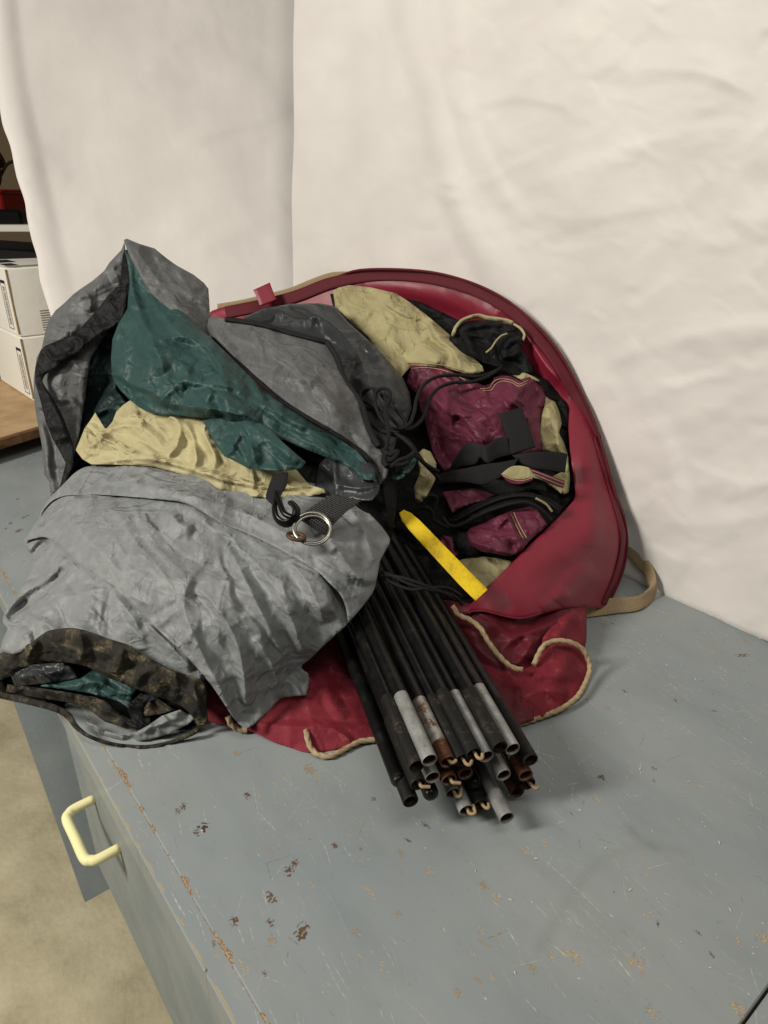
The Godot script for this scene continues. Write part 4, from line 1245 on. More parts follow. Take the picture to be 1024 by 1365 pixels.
	ribbon("strap", f, M.black, [640, 646, 1.312, 660, 640, 1.305, 684, 640, 1.30, 706, 636, 1.30, 726, 644, 1.305], [655, 658, 1.31, 672, 660, 1.303, 694, 655, 1.298, 712, 652, 1.30, 730, 656, 1.305], 0.003, 6)
	var pc := ribbon("striped_panel", f, M.tan_fly, [668, 632, 1.298, 682, 622, 1.296, 700, 622, 1.292, 716, 630, 1.296, 734, 640, 1.305, 750, 650, 1.312], [684, 642, 1.294, 694, 640, 1.292, 706, 637, 1.29, 724, 640, 1.295, 740, 650, 1.304, 748, 658, 1.31], 0.002, 6)
	ribbon("plum_binding", f, M.plum, [668, 632, 1.295, 680, 637, 1.291, 694, 639, 1.289, 712, 636, 1.288], [676, 642, 1.293, 684, 645, 1.29, 695, 645, 1.287, 710, 640, 1.287], 0.002, 6)
	ribbon("plum_binding", f, M.plum, [706, 624, 1.290, 722, 630, 1.292, 738, 636, 1.302, 753, 641, 1.312], [714, 634, 1.288, 727, 641, 1.291, 740, 646, 1.301, 751, 650, 1.311], 0.002, 6)
	cord("stitching", f, M.thread, [709, 627, 1.286, 725, 633, 1.288, 740, 639, 1.298, 753, 644, 1.309], 0.0008)
	cord("stitching", f, M.thread, [712, 632, 1.285, 726, 638, 1.288, 740, 644, 1.298, 751, 648, 1.309], 0.0008)
	cord("stitching", f, M.thread, [670, 634, 1.292, 682, 639, 1.288, 695, 641, 1.286, 710, 637, 1.285], 0.0008)
	ribbon("strap", f, M.black, [597, 694, 1.31, 612, 684, 1.30, 632, 672, 1.296, 655, 664, 1.294, 680, 658, 1.294, 705, 657, 1.296, 730, 664, 1.302, 750, 676, 1.312],
		[604, 705, 1.302, 620, 696, 1.296, 640, 685, 1.29, 660, 676, 1.288, 682, 669, 1.288, 704, 667, 1.29, 726, 676, 1.298, 742, 688, 1.306], 0.004, 6)
	cord("piping", f, M.strap_black, [590, 690, 1.30, 600, 701, 1.292, 616, 699, 1.288, 636, 688, 1.283, 660, 678, 1.281, 684, 671, 1.281, 704, 670, 1.284, 722, 680, 1.29, 735, 694, 1.298], 0.004)
	cord("piping", f, M.strap_black, [606, 695, 1.296, 622, 686, 1.29, 645, 674, 1.285, 672, 664, 1.284, 700, 661, 1.286, 724, 667, 1.29, 744, 680, 1.30], 0.0028)
	cord("piping", f, M.tan_fly, [714, 664, 1.286, 728, 672, 1.29, 736, 682, 1.296], 0.0022)
	cloth("black_panel", f, M.black, [604, 714, 612, 708, 622, 710, 628, 724, 640, 738, 630, 742, 616, 740, 606, 728], [604, 714, 1.285, 622, 710, 1.28, 640, 738, 1.262, 616, 740, 1.27], {"edge_w": 6, "edge_d": 0.006, "amp": 2.0, "scale": 20.0})

func poles():
	var C := at(625, 1035, 0.872)
	var F := at(432, 640, 1.62)
	var ax := (F - C).normalized()
	# x, y of the open end, kind, how far it sticks out, label
	var list := [
		[573, 1014, "s", 0.0, "black tent pole with clean silver ferrule, leftmost of the four upper ones"],
		[597, 1016, "r", 0.0, "pole whose silver ferrule is rust-stained at its mouth, second from left on top"],
		[649, 1009, "s", 0.0, "black tent pole with narrow silver ferrule, third of the four topmost silver ends"],
		[684, 999, "s", 0.0, "black tent pole with bright silver ferrule, rightmost of the four topmost silver ends"],
		[676, 1091, "t", 0.035, "bare steel tent pole sticking out farthest from the bundle"],
		[672, 1034, "z", 0.0, "short silver pole end just right above the longest steel pole"],
		[701, 1034, "r", 0.0, "rusty pole end near the right side of the bundle"],
		[622, 1081, "z", 0.01, "silver pole end with a rusty mouth at the bottom of the bundle"],
		[577, 1037, "z", 0.0, "plain silver pole end below the leftmost clean ferrule"],
		[599, 1040, "r", 0.0, "rusty pole end under the rust-stained ferrule"],
		[621, 1032, "r", 0.0, "rusty dark pole end in the middle of the bundle"],
		[556, 1022, "k", 0.0, "black pole with cord end, beside the leftmost silver ferrule"],
		[558, 1046, "k", 0.0, "black pole with cord end, second up from the lower left corner"],
		[548, 1069, "k", 0.0, "dusty black pole with cord end at the lower left corner of the bundle"],
		[616, 1014, "d", 0.0, "mud-stained black pole between the rusty and third silver ferrules"],
		[632, 1006, "d", 0.0, "mud-stained black pole with pale cord, touching the third silver ferrule"],
		[667, 997, "k", 0.0, "black pole with cord end between the third and fourth silver ferrules"],
		[708, 1014, "k", 0.0, "outermost black pole on the right of the bundle"],
		[705, 1046, "d", -0.004, "black pole with cord end at the lower right of the bundle"],
		[690, 1056, "r", -0.01, "rust-mouthed pole at the lower right, beside the long steel pole"],
		[604, 1058, "z", -0.006, "silver pole end with cord curling out, lower middle of the bundle"],
		[641, 1074, "k", 0.004, "black pole with cord end between the two lowest silver poles"],
		[577, 1064, "b", -0.004, "black pole with a closed round tip low in the bundle"],
		[636, 1050, "b", -0.01, "dark closed pole end hidden behind the long steel pole"],
		[534, 1046, "b", -0.03, "black pole on the far left side of the bundle"],
		[655, 1058, "k", -0.03, "black pole end hidden behind the long steel pole, right of the closed one"],
	]
	rng.seed = 9
	for q in list:
		# the ends lie in one plane square to the bundle, each a little in or out
		var d := at(q[0], q[1], 1.0) - EYE
		var e: float = q[3] + rng.randf_range(-0.003, 0.003)
		var t := (C - ax * e - EYE).dot(ax) / d.dot(ax)
		var p := EYE + d * t
		if p.y < 0.0115: p.y = 0.0115
		var far := F + (p - C) * 1.12
		var dir := (far - p).normalized()
		var L := p.distance_to(far)
		var kind: String = q[2]
		var root := thing("tent_pole", q[4], "tent pole", p, "tent poles in the bundle")
		var rs := 0.0098
		var rk := 0.0103
		if kind in ["s", "r", "t", "z"]:
			var flen := 0.125 if kind == "s" else (0.12 if kind == "r" else (0.11 if kind == "t" else 0.06))
			var m: Material = M.rusty if kind == "r" else M.zinc
			var rim := lathe(p, dir, [[0.05, 0.0006], [0.05, rs - 0.0012], [0.001, rs - 0.0012], [0.0, rs - 0.0006], [0.001, rs], [flen - 0.003, rs], [flen, rs - 0.002]])
			put("ferrule", rim, m, root)
			if kind == "r": put("rusty_mouth", lathe(p - dir * 0.0004, dir, [[0.004, rs - 0.0013], [0.0, rs - 0.001], [0.0, rs + 0.0002], [rng.randf_range(0.016, 0.03), rs + 0.0004], [0.031, rs - 0.0001]]), M.rust, root)
			put("inner_wall", lathe(p, dir, [[0.045, 0.0005], [0.045, rs - 0.00135], [0.0035, rs - 0.00135]]), M.rust, root)
			put("shaft", lathe(p, dir, [[flen - 0.012, 0.001], [flen - 0.012, rk - 0.001], [flen - 0.011, rk], [L, rk], [L, 0.001]]), M.pole, root)
			if kind == "t": put("dimple", lathe(p + dir * 0.085 + Vector3(0, 0.0092, 0), Vector3.UP, [[-0.004, 0.0035], [0.0, 0.0032], [0.0012, 0.002], [0.0014, 0.0002]]), M.steel, root)
		else:
			var m: Material = M.pole_dusty if kind == "d" else M.pole
			if kind == "b":
				put("shaft", lathe(p, dir, [[0.0, 0.0005], [0.0005, 0.004], [0.003, rk - 0.002], [0.007, rk], [L, rk], [L, 0.001]]), m, root)
			else:
				var sl := 0.1 + rng.randf_range(0, 0.03)
				put("sleeve", lathe(p, dir, [[0.03, 0.0006], [0.03, rk - 0.0022], [0.001, rk - 0.0022], [0.0, rk - 0.0008], [0.0012, rk], [sl, rk], [sl + 0.0015, rk - 0.0008]]), M.pole_dusty, root)
				put("inner_wall", lathe(p, dir, [[0.028, 0.0005], [0.028, rk - 0.0024], [0.004, rk - 0.0024]]), M.rust, root)
				put("shaft", lathe(p, dir, [[sl - 0.002, 0.001], [sl - 0.002, rk - 0.0007], [L, rk - 0.0007], [L, 0.001]]), M.pole, root)
		if kind in ["k", "d", "z", "r"] and not (q[0] in [577, 701, 672, 621, 708, 667, 556, 690, 548]):
			# end of the shock cord pulled over the lip
			var sgn := 1.0 if rng.randf() < 0.75 else -1.0
			var side := (dir.cross(Vector3.UP).normalized() * sgn + Vector3(0, rng.randf_range(-0.25, 0.5), 0)).normalized()
			var ou := rng.randf_range(0.003, 0.009)
			var bp := PackedVector3Array([p + dir * 0.02, p + dir * 0.004 + side * 0.002, p - dir * ou * 0.7 + side * rng.randf_range(0.002, 0.005), p - dir * ou + side * rng.randf_range(0.006, 0.009), p - dir * rng.randf_range(-0.004, 0.006) + side * rng.randf_range(0.0105, 0.014)])
			put("shock_cord", tube_mesh(smooth3(bp, 5), 0.0022, 8), M.bungee, root)
	# yellow plastic stake: a bent angle section with a pointed tip
	var yk := thing("tent_stake", "yellow plastic tent stake lying between the poles and the bag", "tent stake", at(590, 735, 1.22))
	var a0 := pts3([532, 684, 1.20, 536, 694, 1.195, 545, 706, 1.19, 612, 779, 1.145, 634, 801, 1.13])
	var a1 := pts3([538, 680, 1.205, 548, 684, 1.20, 560, 694, 1.19, 628, 764, 1.15, 650, 786, 1.135])
	put("blade", band(a0, a1, 0.0024), M.yellow, yk)

func tent():
	var n := thing("rolled_tent", "grey tarpaulin tent loosely rolled with green and tan lining showing", "tent", at(200, 960, dep(200, 960, 0.0)))
	# ---- upper wad, far layers first
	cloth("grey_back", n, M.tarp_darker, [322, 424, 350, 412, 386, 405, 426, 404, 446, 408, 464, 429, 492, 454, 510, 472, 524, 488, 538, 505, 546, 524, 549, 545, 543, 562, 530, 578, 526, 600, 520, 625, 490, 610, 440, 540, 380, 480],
		[322, 424, 1.43, 386, 405, 1.48, 446, 408, 1.50, 492, 454, 1.45, 538, 505, 1.40, 549, 545, 1.35, 530, 578, 1.27, 520, 625, 1.20, 440, 540, 1.33, 380, 480, 1.40, 480, 500, 1.37, 510, 540, 1.31],
		{"edge_w": 16, "edge_d": 0.025, "amp": 6.0, "scale": 46.0, "angle": 60.0, "belly": 0.05},
		[[12, 12, 20, "sharp", 400, 410, 440, 430, 470, 460, 490, 500, 505, 560], [12, 14, 14, "soft", 500, 470, 520, 510, 535, 550], [8, 12, 16, "sharp", 370, 412, 400, 425, 430, 420]])
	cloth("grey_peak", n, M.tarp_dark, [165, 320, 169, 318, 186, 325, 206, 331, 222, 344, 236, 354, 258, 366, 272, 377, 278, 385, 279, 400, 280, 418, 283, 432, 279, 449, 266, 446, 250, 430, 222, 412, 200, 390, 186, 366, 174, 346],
		[167, 319, 1.425, 206, 331, 1.435, 236, 354, 1.44, 275, 380, 1.44, 281, 418, 1.41, 278, 447, 1.38, 250, 428, 1.365, 200, 385, 1.395, 180, 350, 1.41, 230, 385, 1.395],
		{"edge_w": 12, "edge_d": 0.02, "amp": 4.4, "scale": 42.0, "angle": 50.0, "belly": 0.03},
		[[8, 12, 16, "sharp", 172, 322, 192, 346, 210, 372, 236, 400, 262, 424], [7, 10, 12, "sharp", 206, 334, 214, 356, 234, 380, 262, 396, 278, 400], [6, 12, 8, "sharp", 236, 358, 250, 380, 270, 386] ])
	var gl := cloth("grey_shoulder", n, M.tarp_dark, [166, 322, 162, 333, 146, 350, 139, 361, 124, 374, 109, 384, 98, 392, 87, 403, 74, 414, 65, 427, 60, 444, 56, 463, 49, 477, 45, 505, 45, 525, 47, 545, 51, 568, 56, 594, 58, 615, 59, 632, 66, 643, 68, 664, 80, 656, 90, 640, 97, 615, 104, 590, 112, 540, 120, 480, 150, 430, 168, 400, 172, 370],
		[166, 322, 1.43, 139, 361, 1.435, 109, 384, 1.435, 65, 427, 1.43, 47, 480, 1.425, 45, 525, 1.41, 56, 594, 1.38, 59, 632, 1.355, 68, 664, 1.335, 97, 615, 1.365, 112, 540, 1.40, 150, 430, 1.435, 170, 380, 1.44, 90, 440, 1.40, 70, 500, 1.39, 140, 385, 1.41, 65, 570, 1.375],
		{"edge_w": 14, "edge_d": 0.02, "amp": 5.5, "scale": 38.0, "angle": 140.0, "belly": 0.04},
		[[9, 8, 12, "sharp", 88, 405, 110, 396, 130, 382, 146, 374], [9, 10, 10, "sharp", 108, 386, 120, 398, 118, 416], [8, 10, 10, "sharp", 66, 430, 84, 440, 104, 440], [8, 12, 10, "sharp", 150, 350, 152, 364, 164, 378], [8, 10, 8, "sharp", 60, 450, 74, 452, 92, 448], [10, 10, 14, "soft", 50, 560, 60, 590, 64, 630, 72, 655]])
	# dark hollow and black hem round it
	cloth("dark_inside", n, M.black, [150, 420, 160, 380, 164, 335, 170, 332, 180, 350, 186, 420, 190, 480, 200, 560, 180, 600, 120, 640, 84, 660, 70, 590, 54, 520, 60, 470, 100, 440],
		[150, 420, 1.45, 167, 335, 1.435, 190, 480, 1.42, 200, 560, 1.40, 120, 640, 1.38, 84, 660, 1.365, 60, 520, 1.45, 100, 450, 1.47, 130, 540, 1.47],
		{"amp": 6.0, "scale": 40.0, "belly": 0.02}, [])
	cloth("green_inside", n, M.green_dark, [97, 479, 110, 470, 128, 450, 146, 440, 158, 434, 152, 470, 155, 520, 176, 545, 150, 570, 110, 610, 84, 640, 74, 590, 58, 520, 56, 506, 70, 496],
		[97, 479, 1.435, 146, 440, 1.45, 152, 470, 1.43, 155, 520, 1.41, 176, 545, 1.385, 110, 610, 1.385, 84, 640, 1.37, 58, 510, 1.425, 110, 540, 1.44],
		{"edge_w": 8, "edge_d": 0.008, "amp": 5.0, "scale": 36.0, "angle": 130.0},
		[[14, 5, 14, "sharp", 60, 512, 84, 508, 96, 490, 108, 474, 130, 450], [14, 6, 16, "sharp", 64, 520, 90, 522, 102, 504, 108, 486, 124, 462], [10, 10, 8, "sharp", 130, 450, 138, 460, 150, 466], [12, 12, 8, "sharp", 104, 586, 120, 560, 150, 540], [12, 6, 14, "sharp", 126, 552, 134, 536, 150, 524]])
	cloth("black_hem", n, M.black, [171, 384, 156, 382, 144, 394, 132, 410, 116, 428, 100, 446, 80, 453, 60, 461, 54, 468, 47, 490, 47, 510, 54, 534, 61, 562, 70, 585, 80, 602, 88, 618, 82, 640, 78, 655, 88, 646, 98, 620, 99, 596, 92, 576, 85, 558, 76, 540, 70, 530, 62, 518, 56, 508, 60, 500, 76, 488, 97, 477, 110, 464, 130, 448, 146, 438, 160, 429, 168, 410],
		[171, 384, 1.42, 132, 410, 1.42, 100, 446, 1.41, 57, 464, 1.41, 47, 500, 1.405, 61, 562, 1.375, 88, 618, 1.35, 80, 650, 1.34, 99, 600, 1.36, 85, 558, 1.375, 56, 508, 1.405, 97, 477, 1.41, 160, 429, 1.42],
		{"edge_w": 5, "edge_d": 0.006, "lift": 0.03, "amp": 2.5, "scale": 30.0, "angle": 140.0}, [[6, 8, 8, "sharp", 100, 446, 110, 456, 106, 470], [5, 6, 6, "sharp", 62, 464, 70, 478, 90, 476], [5, 6, 10, "sharp", 66, 530, 80, 560, 90, 590]])
	cloth("dark_inside", n, M.black, [370, 575, 420, 580, 470, 605, 500, 625, 490, 650, 440, 660, 400, 640, 380, 610], [370, 575, 1.225, 420, 580, 1.225, 500, 625, 1.19, 490, 650, 1.18, 400, 640, 1.20], {"amp": 3.0, "scale": 24.0, "belly": 0.0})  # black sheet standing in for shade between green fold and corner
	# tan lining spilling out
	var tn := cloth("tan_lining", n, M.tan, [101, 600, 106, 588, 113, 571, 122, 558, 127, 550, 132, 558, 141, 573, 150, 562, 155, 549, 164, 540, 174, 533, 190, 530, 240, 520, 300, 560, 370, 600, 392, 622, 412, 646, 432, 652, 434, 657, 410, 662, 378, 664, 350, 663, 326, 661, 300, 654, 280, 650, 262, 643, 249, 634, 228, 628, 205, 622, 176, 620, 148, 619, 122, 619, 110, 612],
		[101, 600, 1.345, 127, 550, 1.385, 141, 573, 1.36, 174, 533, 1.385, 240, 520, 1.36, 300, 560, 1.27, 370, 600, 1.215, 444, 645, 1.185, 410, 660, 1.18, 326, 661, 1.185, 249, 634, 1.225, 205, 622, 1.265, 122, 619, 1.325, 200, 580, 1.30, 255, 600, 1.25, 330, 640, 1.20],
		{"edge_w": 9, "edge_d": 0.008, "lift": 0.022, "amp": 5.0, "scale": 26.0, "angle": 20.0, "stretch": 2.4, "belly": 0.02},
		[[14, 10, 14, "sharp", 112, 600, 130, 586, 152, 570, 178, 566, 208, 584, 218, 600], [12, 8, 16, "sharp", 106, 598, 120, 604, 150, 602, 190, 606, 230, 620], [13, 8, 12, "sharp", 186, 566, 210, 552, 236, 560, 240, 580, 226, 604, 218, 620], [12, 8, 10, "sharp", 244, 560, 256, 580, 262, 604, 256, 630], [11, 8, 10, "sharp", 264, 564, 278, 590, 288, 614, 276, 636], [12, 12, 7, "sharp", 156, 558, 172, 556, 186, 548], [9, 6, 6, "sharp", 113, 574, 116, 590, 128, 598], [8, 8, 4, "step", 126, 616, 200, 612, 250, 624, 300, 640, 360, 650, 430, 648], [9, 8, 10, "sharp", 190, 596, 204, 606, 208, 616], [9, 8, 10, "sharp", 222, 608, 236, 596, 240, 580]])
	# green wall cloth
	var lowg := cloth("green_fold", n, M.green, [270, 560, 300, 556, 336, 558, 360, 572, 378, 590, 396, 606, 408, 616, 403, 624, 388, 627, 352, 628, 332, 625, 316, 616, 299, 608, 288, 594],
		[270, 560, 1.245, 336, 558, 1.215, 378, 590, 1.17, 408, 616, 1.15, 352, 627, 1.165, 299, 608, 1.20, 330, 595, 1.18],
		{"lift": 0.03, "edge_w": 7, "edge_d": 0.008, "amp": 3.2, "scale": 30.0, "angle": 50.0},
		[[9, 6, 12, "sharp", 314, 566, 318, 580, 312, 592, 310, 606], [10, 14, 6, "sharp", 316, 564, 330, 585, 336, 606, 331, 624], [7, 12, 12, "sharp", 340, 570, 370, 596, 398, 618] ])
	var g := cloth("green_wall", n, M.green, [166, 333, 169, 345, 172, 362, 173, 376, 171, 395, 170, 411, 164, 421, 158, 431, 150, 452, 148, 478, 149, 496, 152, 509, 162, 522, 173, 533, 184, 542, 196, 549, 217, 554, 240, 554, 259, 556, 290, 558, 320, 562, 338, 567, 356, 578, 382, 588, 410, 600, 436, 610, 462, 622, 482, 634, 498, 640, 507, 634, 500, 622, 482, 604, 462, 588, 440, 577, 420, 567, 398, 552, 380, 540, 364, 528, 350, 519, 326, 494, 304, 472, 280, 449, 264, 436, 250, 422, 236, 408, 222, 398, 202, 378, 187, 359, 176, 344],
		[167, 334, 1.415, 171, 400, 1.40, 150, 455, 1.37, 152, 508, 1.345, 173, 533, 1.32, 217, 553, 1.265, 259, 556, 1.235, 336, 566, 1.185, 410, 600, 1.165, 462, 622, 1.165, 500, 638, 1.155, 482, 604, 1.185, 420, 567, 1.205, 350, 519, 1.245, 280, 449, 1.33, 222, 398, 1.385, 187, 359, 1.405, 210, 450, 1.295, 260, 490, 1.25, 310, 525, 1.205, 190, 500, 1.295, 230, 520, 1.255],
		{"edge_w": 10, "edge_d": 0.012, "amp": 4.6, "scale": 32.0, "angle": 45.0, "belly": 0.02, "stretch": 2.0},
		[[13, 30, 7, "sharp", 148, 498, 178, 513, 205, 524, 222, 538, 252, 543, 300, 549, 346, 561], [12, 24, 7, "sharp", 222, 500, 244, 511, 268, 512, 300, 514, 330, 528, 362, 546, 400, 566, 450, 592], [9, 26, 9, "sharp", 184, 420, 202, 446, 218, 453, 236, 449, 264, 453],
		[10, 9, 44, "sharp", 167, 340, 177, 385, 190, 425, 206, 462, 222, 498], [9, 14, 26, "sharp", 232, 408, 262, 446, 286, 476, 308, 508], [8, 12, 22, "sharp", 204, 472, 236, 468, 264, 482], [9, 20, 8, "sharp", 330, 536, 370, 566, 420, 594, 470, 622], [8, 20, 8, "sharp", 200, 395, 226, 430, 250, 450, 290, 470], [8, 10, 20, "sharp", 160, 440, 168, 470, 166, 505], [7, 9, 16, "sharp", 256, 430, 286, 462, 322, 500, 350, 522], [8, 12, 12, "sharp", 264, 520, 300, 530, 344, 548], [8, 10, 14, "sharp", 240, 480, 252, 500, 246, 512], [8, 8, 14, "sharp", 284, 520, 276, 536, 286, 552]])
	# grey flap right of the green
	var fl := cloth("grey_flap", n, M.tarp_dark, [278, 424, 284, 422, 300, 425, 326, 428, 352, 434, 380, 442, 410, 450, 438, 457, 448, 468, 452, 482, 456, 498, 462, 512, 472, 524, 481, 537, 486, 556, 490, 575, 498, 592, 508, 600, 519, 607, 519, 622, 515, 636, 508, 644, 505, 634, 500, 620, 482, 601, 464, 588, 444, 575, 420, 561, 395, 547, 378, 535, 362, 522, 346, 508, 329, 493, 305, 471, 280, 449, 276, 436],
		[280, 424, 1.39, 326, 428, 1.375, 380, 442, 1.355, 438, 457, 1.34, 456, 498, 1.305, 481, 537, 1.265, 498, 592, 1.195, 519, 607, 1.175, 508, 644, 1.145, 482, 601, 1.178, 444, 575, 1.19, 395, 547, 1.215, 362, 522, 1.235, 329, 493, 1.28, 280, 449, 1.345, 400, 500, 1.265, 440, 530, 1.225, 350, 465, 1.32],
		{"edge_w": 8, "edge_d": 0.012, "amp": 4.4, "scale": 42.0, "angle": 55.0, "belly": 0.02},
		[[8, 12, 14, "sharp", 292, 432, 320, 450, 352, 462, 390, 470], [9, 10, 12, "sharp", 286, 440, 302, 462, 316, 478], [7, 10, 14, "sharp", 380, 446, 410, 470, 440, 500, 456, 530], [6, 12, 10, "sharp", 360, 500, 395, 505, 430, 520, 470, 560], [6, 8, 10, "sharp", 420, 500, 436, 530, 460, 556, 480, 584], [6, 8, 8, "sharp", 440, 552, 466, 572, 494, 600], [5, 10, 10, "sharp", 340, 440, 350, 470, 352, 490]])
	trim("edge_binding", n, M.black, fl, [283, 451, 305, 473, 329, 495, 346, 510, 362, 524, 380, 538, 397, 549, 420, 563, 444, 577, 464, 590, 482, 603, 500, 621, 505, 634, 508, 646], 2.5, 1.5, 0.004, 0.003)
	trim("edge_binding", n, M.strap_black, fl, [300, 427, 326, 430, 352, 435, 380, 443, 410, 451, 438, 458], 3.5, 1.0, 0.006, 0.005)
	cord("edge_binding", n, M.strap_black, [436, 456, 1.325, 450, 478, 1.31, 457, 500, 1.292, 470, 522, 1.27, 482, 540, 1.25, 492, 572, 1.21, 505, 596, 1.18], 0.0055)
	# darker grey inside of the corner, below the flap's tip
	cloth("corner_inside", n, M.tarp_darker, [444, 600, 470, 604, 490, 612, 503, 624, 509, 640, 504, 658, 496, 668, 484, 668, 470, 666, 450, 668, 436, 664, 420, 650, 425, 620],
		[444, 600, 1.195, 490, 612, 1.185, 509, 640, 1.16, 500, 664, 1.14, 470, 666, 1.15, 436, 664, 1.165, 420, 630, 1.19, 470, 640, 1.168],
		{"lift": 0.014, "edge_w": 6, "edge_d": 0.006, "amp": 1.8, "scale": 24.0}, [[6, 8, 6, "sharp", 445, 612, 446, 640, 450, 662], [6, 8, 8, "sharp", 450, 646, 476, 650, 500, 648]])
	cloth("green_corner", n, M.green, [474, 627, 488, 629, 500, 634, 500, 641, 490, 640, 480, 641, 477, 634], [474, 627, 1.158, 500, 636, 1.142, 480, 641, 1.15], {"edge_w": 4, "edge_d": 0.004, "amp": 3.0, "scale": 10.0, "step": 2.0})
	cloth("green_corner", n, M.green, [528, 624, 538, 614, 552, 608, 556, 614, 550, 626, 538, 636, 526, 642, 522, 636], [528, 624, 1.19, 552, 608, 1.20, 550, 626, 1.18, 526, 642, 1.17], {"edge_w": 5, "edge_d": 0.006, "amp": 3.0, "scale": 12.0, "step": 2.0})
	cloth("dark_corner", n, M.black, [500, 650, 512, 636, 526, 636, 530, 660, 527, 690, 522, 722, 505, 720, 480, 704, 455, 690, 460, 668, 490, 668],
		[500, 650, 1.16, 526, 636, 1.19, 530, 660, 1.19, 522, 722, 1.185, 480, 704, 1.165, 455, 690, 1.16, 490, 668, 1.155, 505, 690, 1.165], {"edge_w": 8, "edge_d": 0.01, "amp": 4.0, "scale": 26.0, "belly": 0.03}, [[8, 8, 8, "sharp", 480, 672, 496, 690, 508, 712], [7, 8, 8, "sharp", 512, 640, 514, 670, 518, 706]])
	# ---- main roll
	var shape := [116, 622, 1.345, 63, 667, 1.32, 32, 722, 1.265, 40, 765, 1.20, 5, 825, 1.13, 0, 868, 1.09, 96, 846, 1.05, 210, 890, 1.03, 270, 912, 1.035, 327, 971, 1.04, 374, 931, 1.085, 411, 900, 1.09, 448, 846, 1.055, 498, 788, 1.095, 520, 720, 1.145, 470, 664, 1.205, 440, 640, 1.23, 380, 620, 1.265, 250, 605, 1.34, 250, 650, 1.195, 180, 680, 1.18, 100, 700, 1.185, 120, 780, 1.09, 250, 740, 1.095, 330, 720, 1.125, 300, 810, 1.035, 350, 860, 1.04, 200, 820, 1.045, 420, 700, 1.125, 430, 780, 1.055, 470, 730, 1.10, 390, 860, 1.06]
	var folds := [
		[10, 16, 60, "sharp", 302, 722, 276, 746, 252, 776, 244, 806, 256, 842, 276, 884, 296, 922, 314, 962],
		[14, 34, 10, "sharp", 262, 782, 285, 805, 311, 847, 324, 894, 328, 950], [14, 14, 28, "sharp", 304, 728, 322, 762, 343, 805, 364, 847, 392, 895],
		[12, 30, 12, "sharp", 340, 748, 369, 789, 390, 830, 404, 870], [11, 12, 18, "sharp", 340, 850, 362, 884, 374, 930], [10, 24, 14, "sharp", 384, 745, 412, 780, 432, 830],
		[12, 10, 22, "sharp", 226, 682, 240, 698, 258, 704], [9, 30, 60, "sharp", 150, 670, 172, 710, 215, 760, 238, 800], [9, 46, 34, "sharp", 84, 676, 120, 722, 178, 780, 216, 836],
		[8, 24, 40, "sharp", 290, 690, 330, 716, 372, 744], [9, 22, 30, "sharp", 124, 780, 122, 806, 110, 838], [9, 14, 30, "sharp", 150, 790, 180, 828, 196, 866], [10, 12, 20, "sharp", 196, 832, 222, 856, 256, 892],
		[-20, 11, 10, "soft", 10, 824, 40, 797, 70, 779, 94, 752], [10, 26, 8, "sharp", 4, 826, 20, 806, 50, 790, 88, 770, 100, 750], [-16, 9, 10, "soft", 42, 746, 52, 730, 66, 722], [9, 22, 18, "sharp", 30, 850, 60, 816, 96, 786]]
	cloth("grey_roll", n, M.tarp, [116, 622, 100, 630, 88, 642, 76, 654, 63, 667, 58, 678, 52, 690, 42, 706, 32, 722, 36, 732, 44, 742, 40, 756, 36, 770, 22, 794, 6, 818, 4, 830, 10, 838, 4, 852, 0, 868, 20, 872, 60, 856, 96, 846, 148, 862, 210, 896, 268, 926, 272, 902, 284, 916, 300, 940, 312, 958, 327, 971, 338, 966, 348, 957, 362, 944, 374, 931, 392, 928, 408, 927, 411, 912, 411, 898, 404, 894, 400, 888, 414, 878, 430, 862, 448, 846, 464, 831, 482, 810, 498, 788, 503, 768, 507, 747, 514, 734, 520, 720, 512, 706, 498, 690, 470, 664, 440, 640, 380, 620, 250, 605], shape,
		{"smooth": true, "edge_w": 11, "edge_d": 0.016, "amp": 2.9, "scale": 46.0, "angle": 60.0, "stretch": 1.7, "belly": 0.10, "step": 2.2}, folds)
	cloth("middle_layer", n, M.tarp, [30, 722, 46, 718, 60, 716, 80, 726, 100, 746, 130, 768, 158, 788, 185, 815, 211, 840, 250, 876, 274, 903, 284, 916, 300, 940, 312, 958, 327, 971, 338, 966, 348, 957, 362, 944, 374, 931, 392, 928, 408, 927, 412, 912, 411, 898, 404, 893, 400, 888, 414, 878, 430, 862, 448, 846, 464, 830, 480, 790, 440, 740, 330, 690, 200, 640, 100, 640, 63, 668, 52, 690, 42, 706], shape,
		{"smooth": true, "edge_w": 8, "edge_d": 0.006, "amp": 2.9, "scale": 46.0, "angle": 60.0, "stretch": 1.7, "belly": 0.0, "thick": 0.002, "lift": 0.018, "step": 2.2, "seed": 3.0}, folds)
	cloth("upper_layer", n, M.tarp, [50, 692, 58, 680, 69, 668, 82, 662, 95, 660, 126, 659, 158, 661, 205, 665, 248, 671, 295, 697, 332, 712, 369, 730, 422, 761, 440, 778, 454, 793, 461, 810, 464, 831, 482, 810, 498, 788, 503, 768, 507, 747, 514, 734, 520, 720, 512, 706, 498, 690, 470, 664, 440, 640, 380, 620, 250, 605, 116, 622, 100, 630, 88, 642, 76, 654, 63, 667], shape,
		{"smooth": true, "edge_w": 7, "edge_d": 0.005, "amp": 2.2, "scale": 46.0, "angle": 20.0, "stretch": 2.2, "belly": 0.0, "thick": 0.002, "lift": 0.034, "step": 2.2, "seed": 9.0}, [[8, 14, 16, "sharp", 130, 640, 200, 648, 270, 664, 340, 690, 420, 730], [9, 14, 14, "sharp", 400, 690, 440, 720, 470, 760, 490, 780], [7, 12, 12, "sharp", 420, 740, 460, 764, 500, 775], [9, 12, 12, "sharp", 450, 660, 476, 690, 490, 720, 500, 750]])
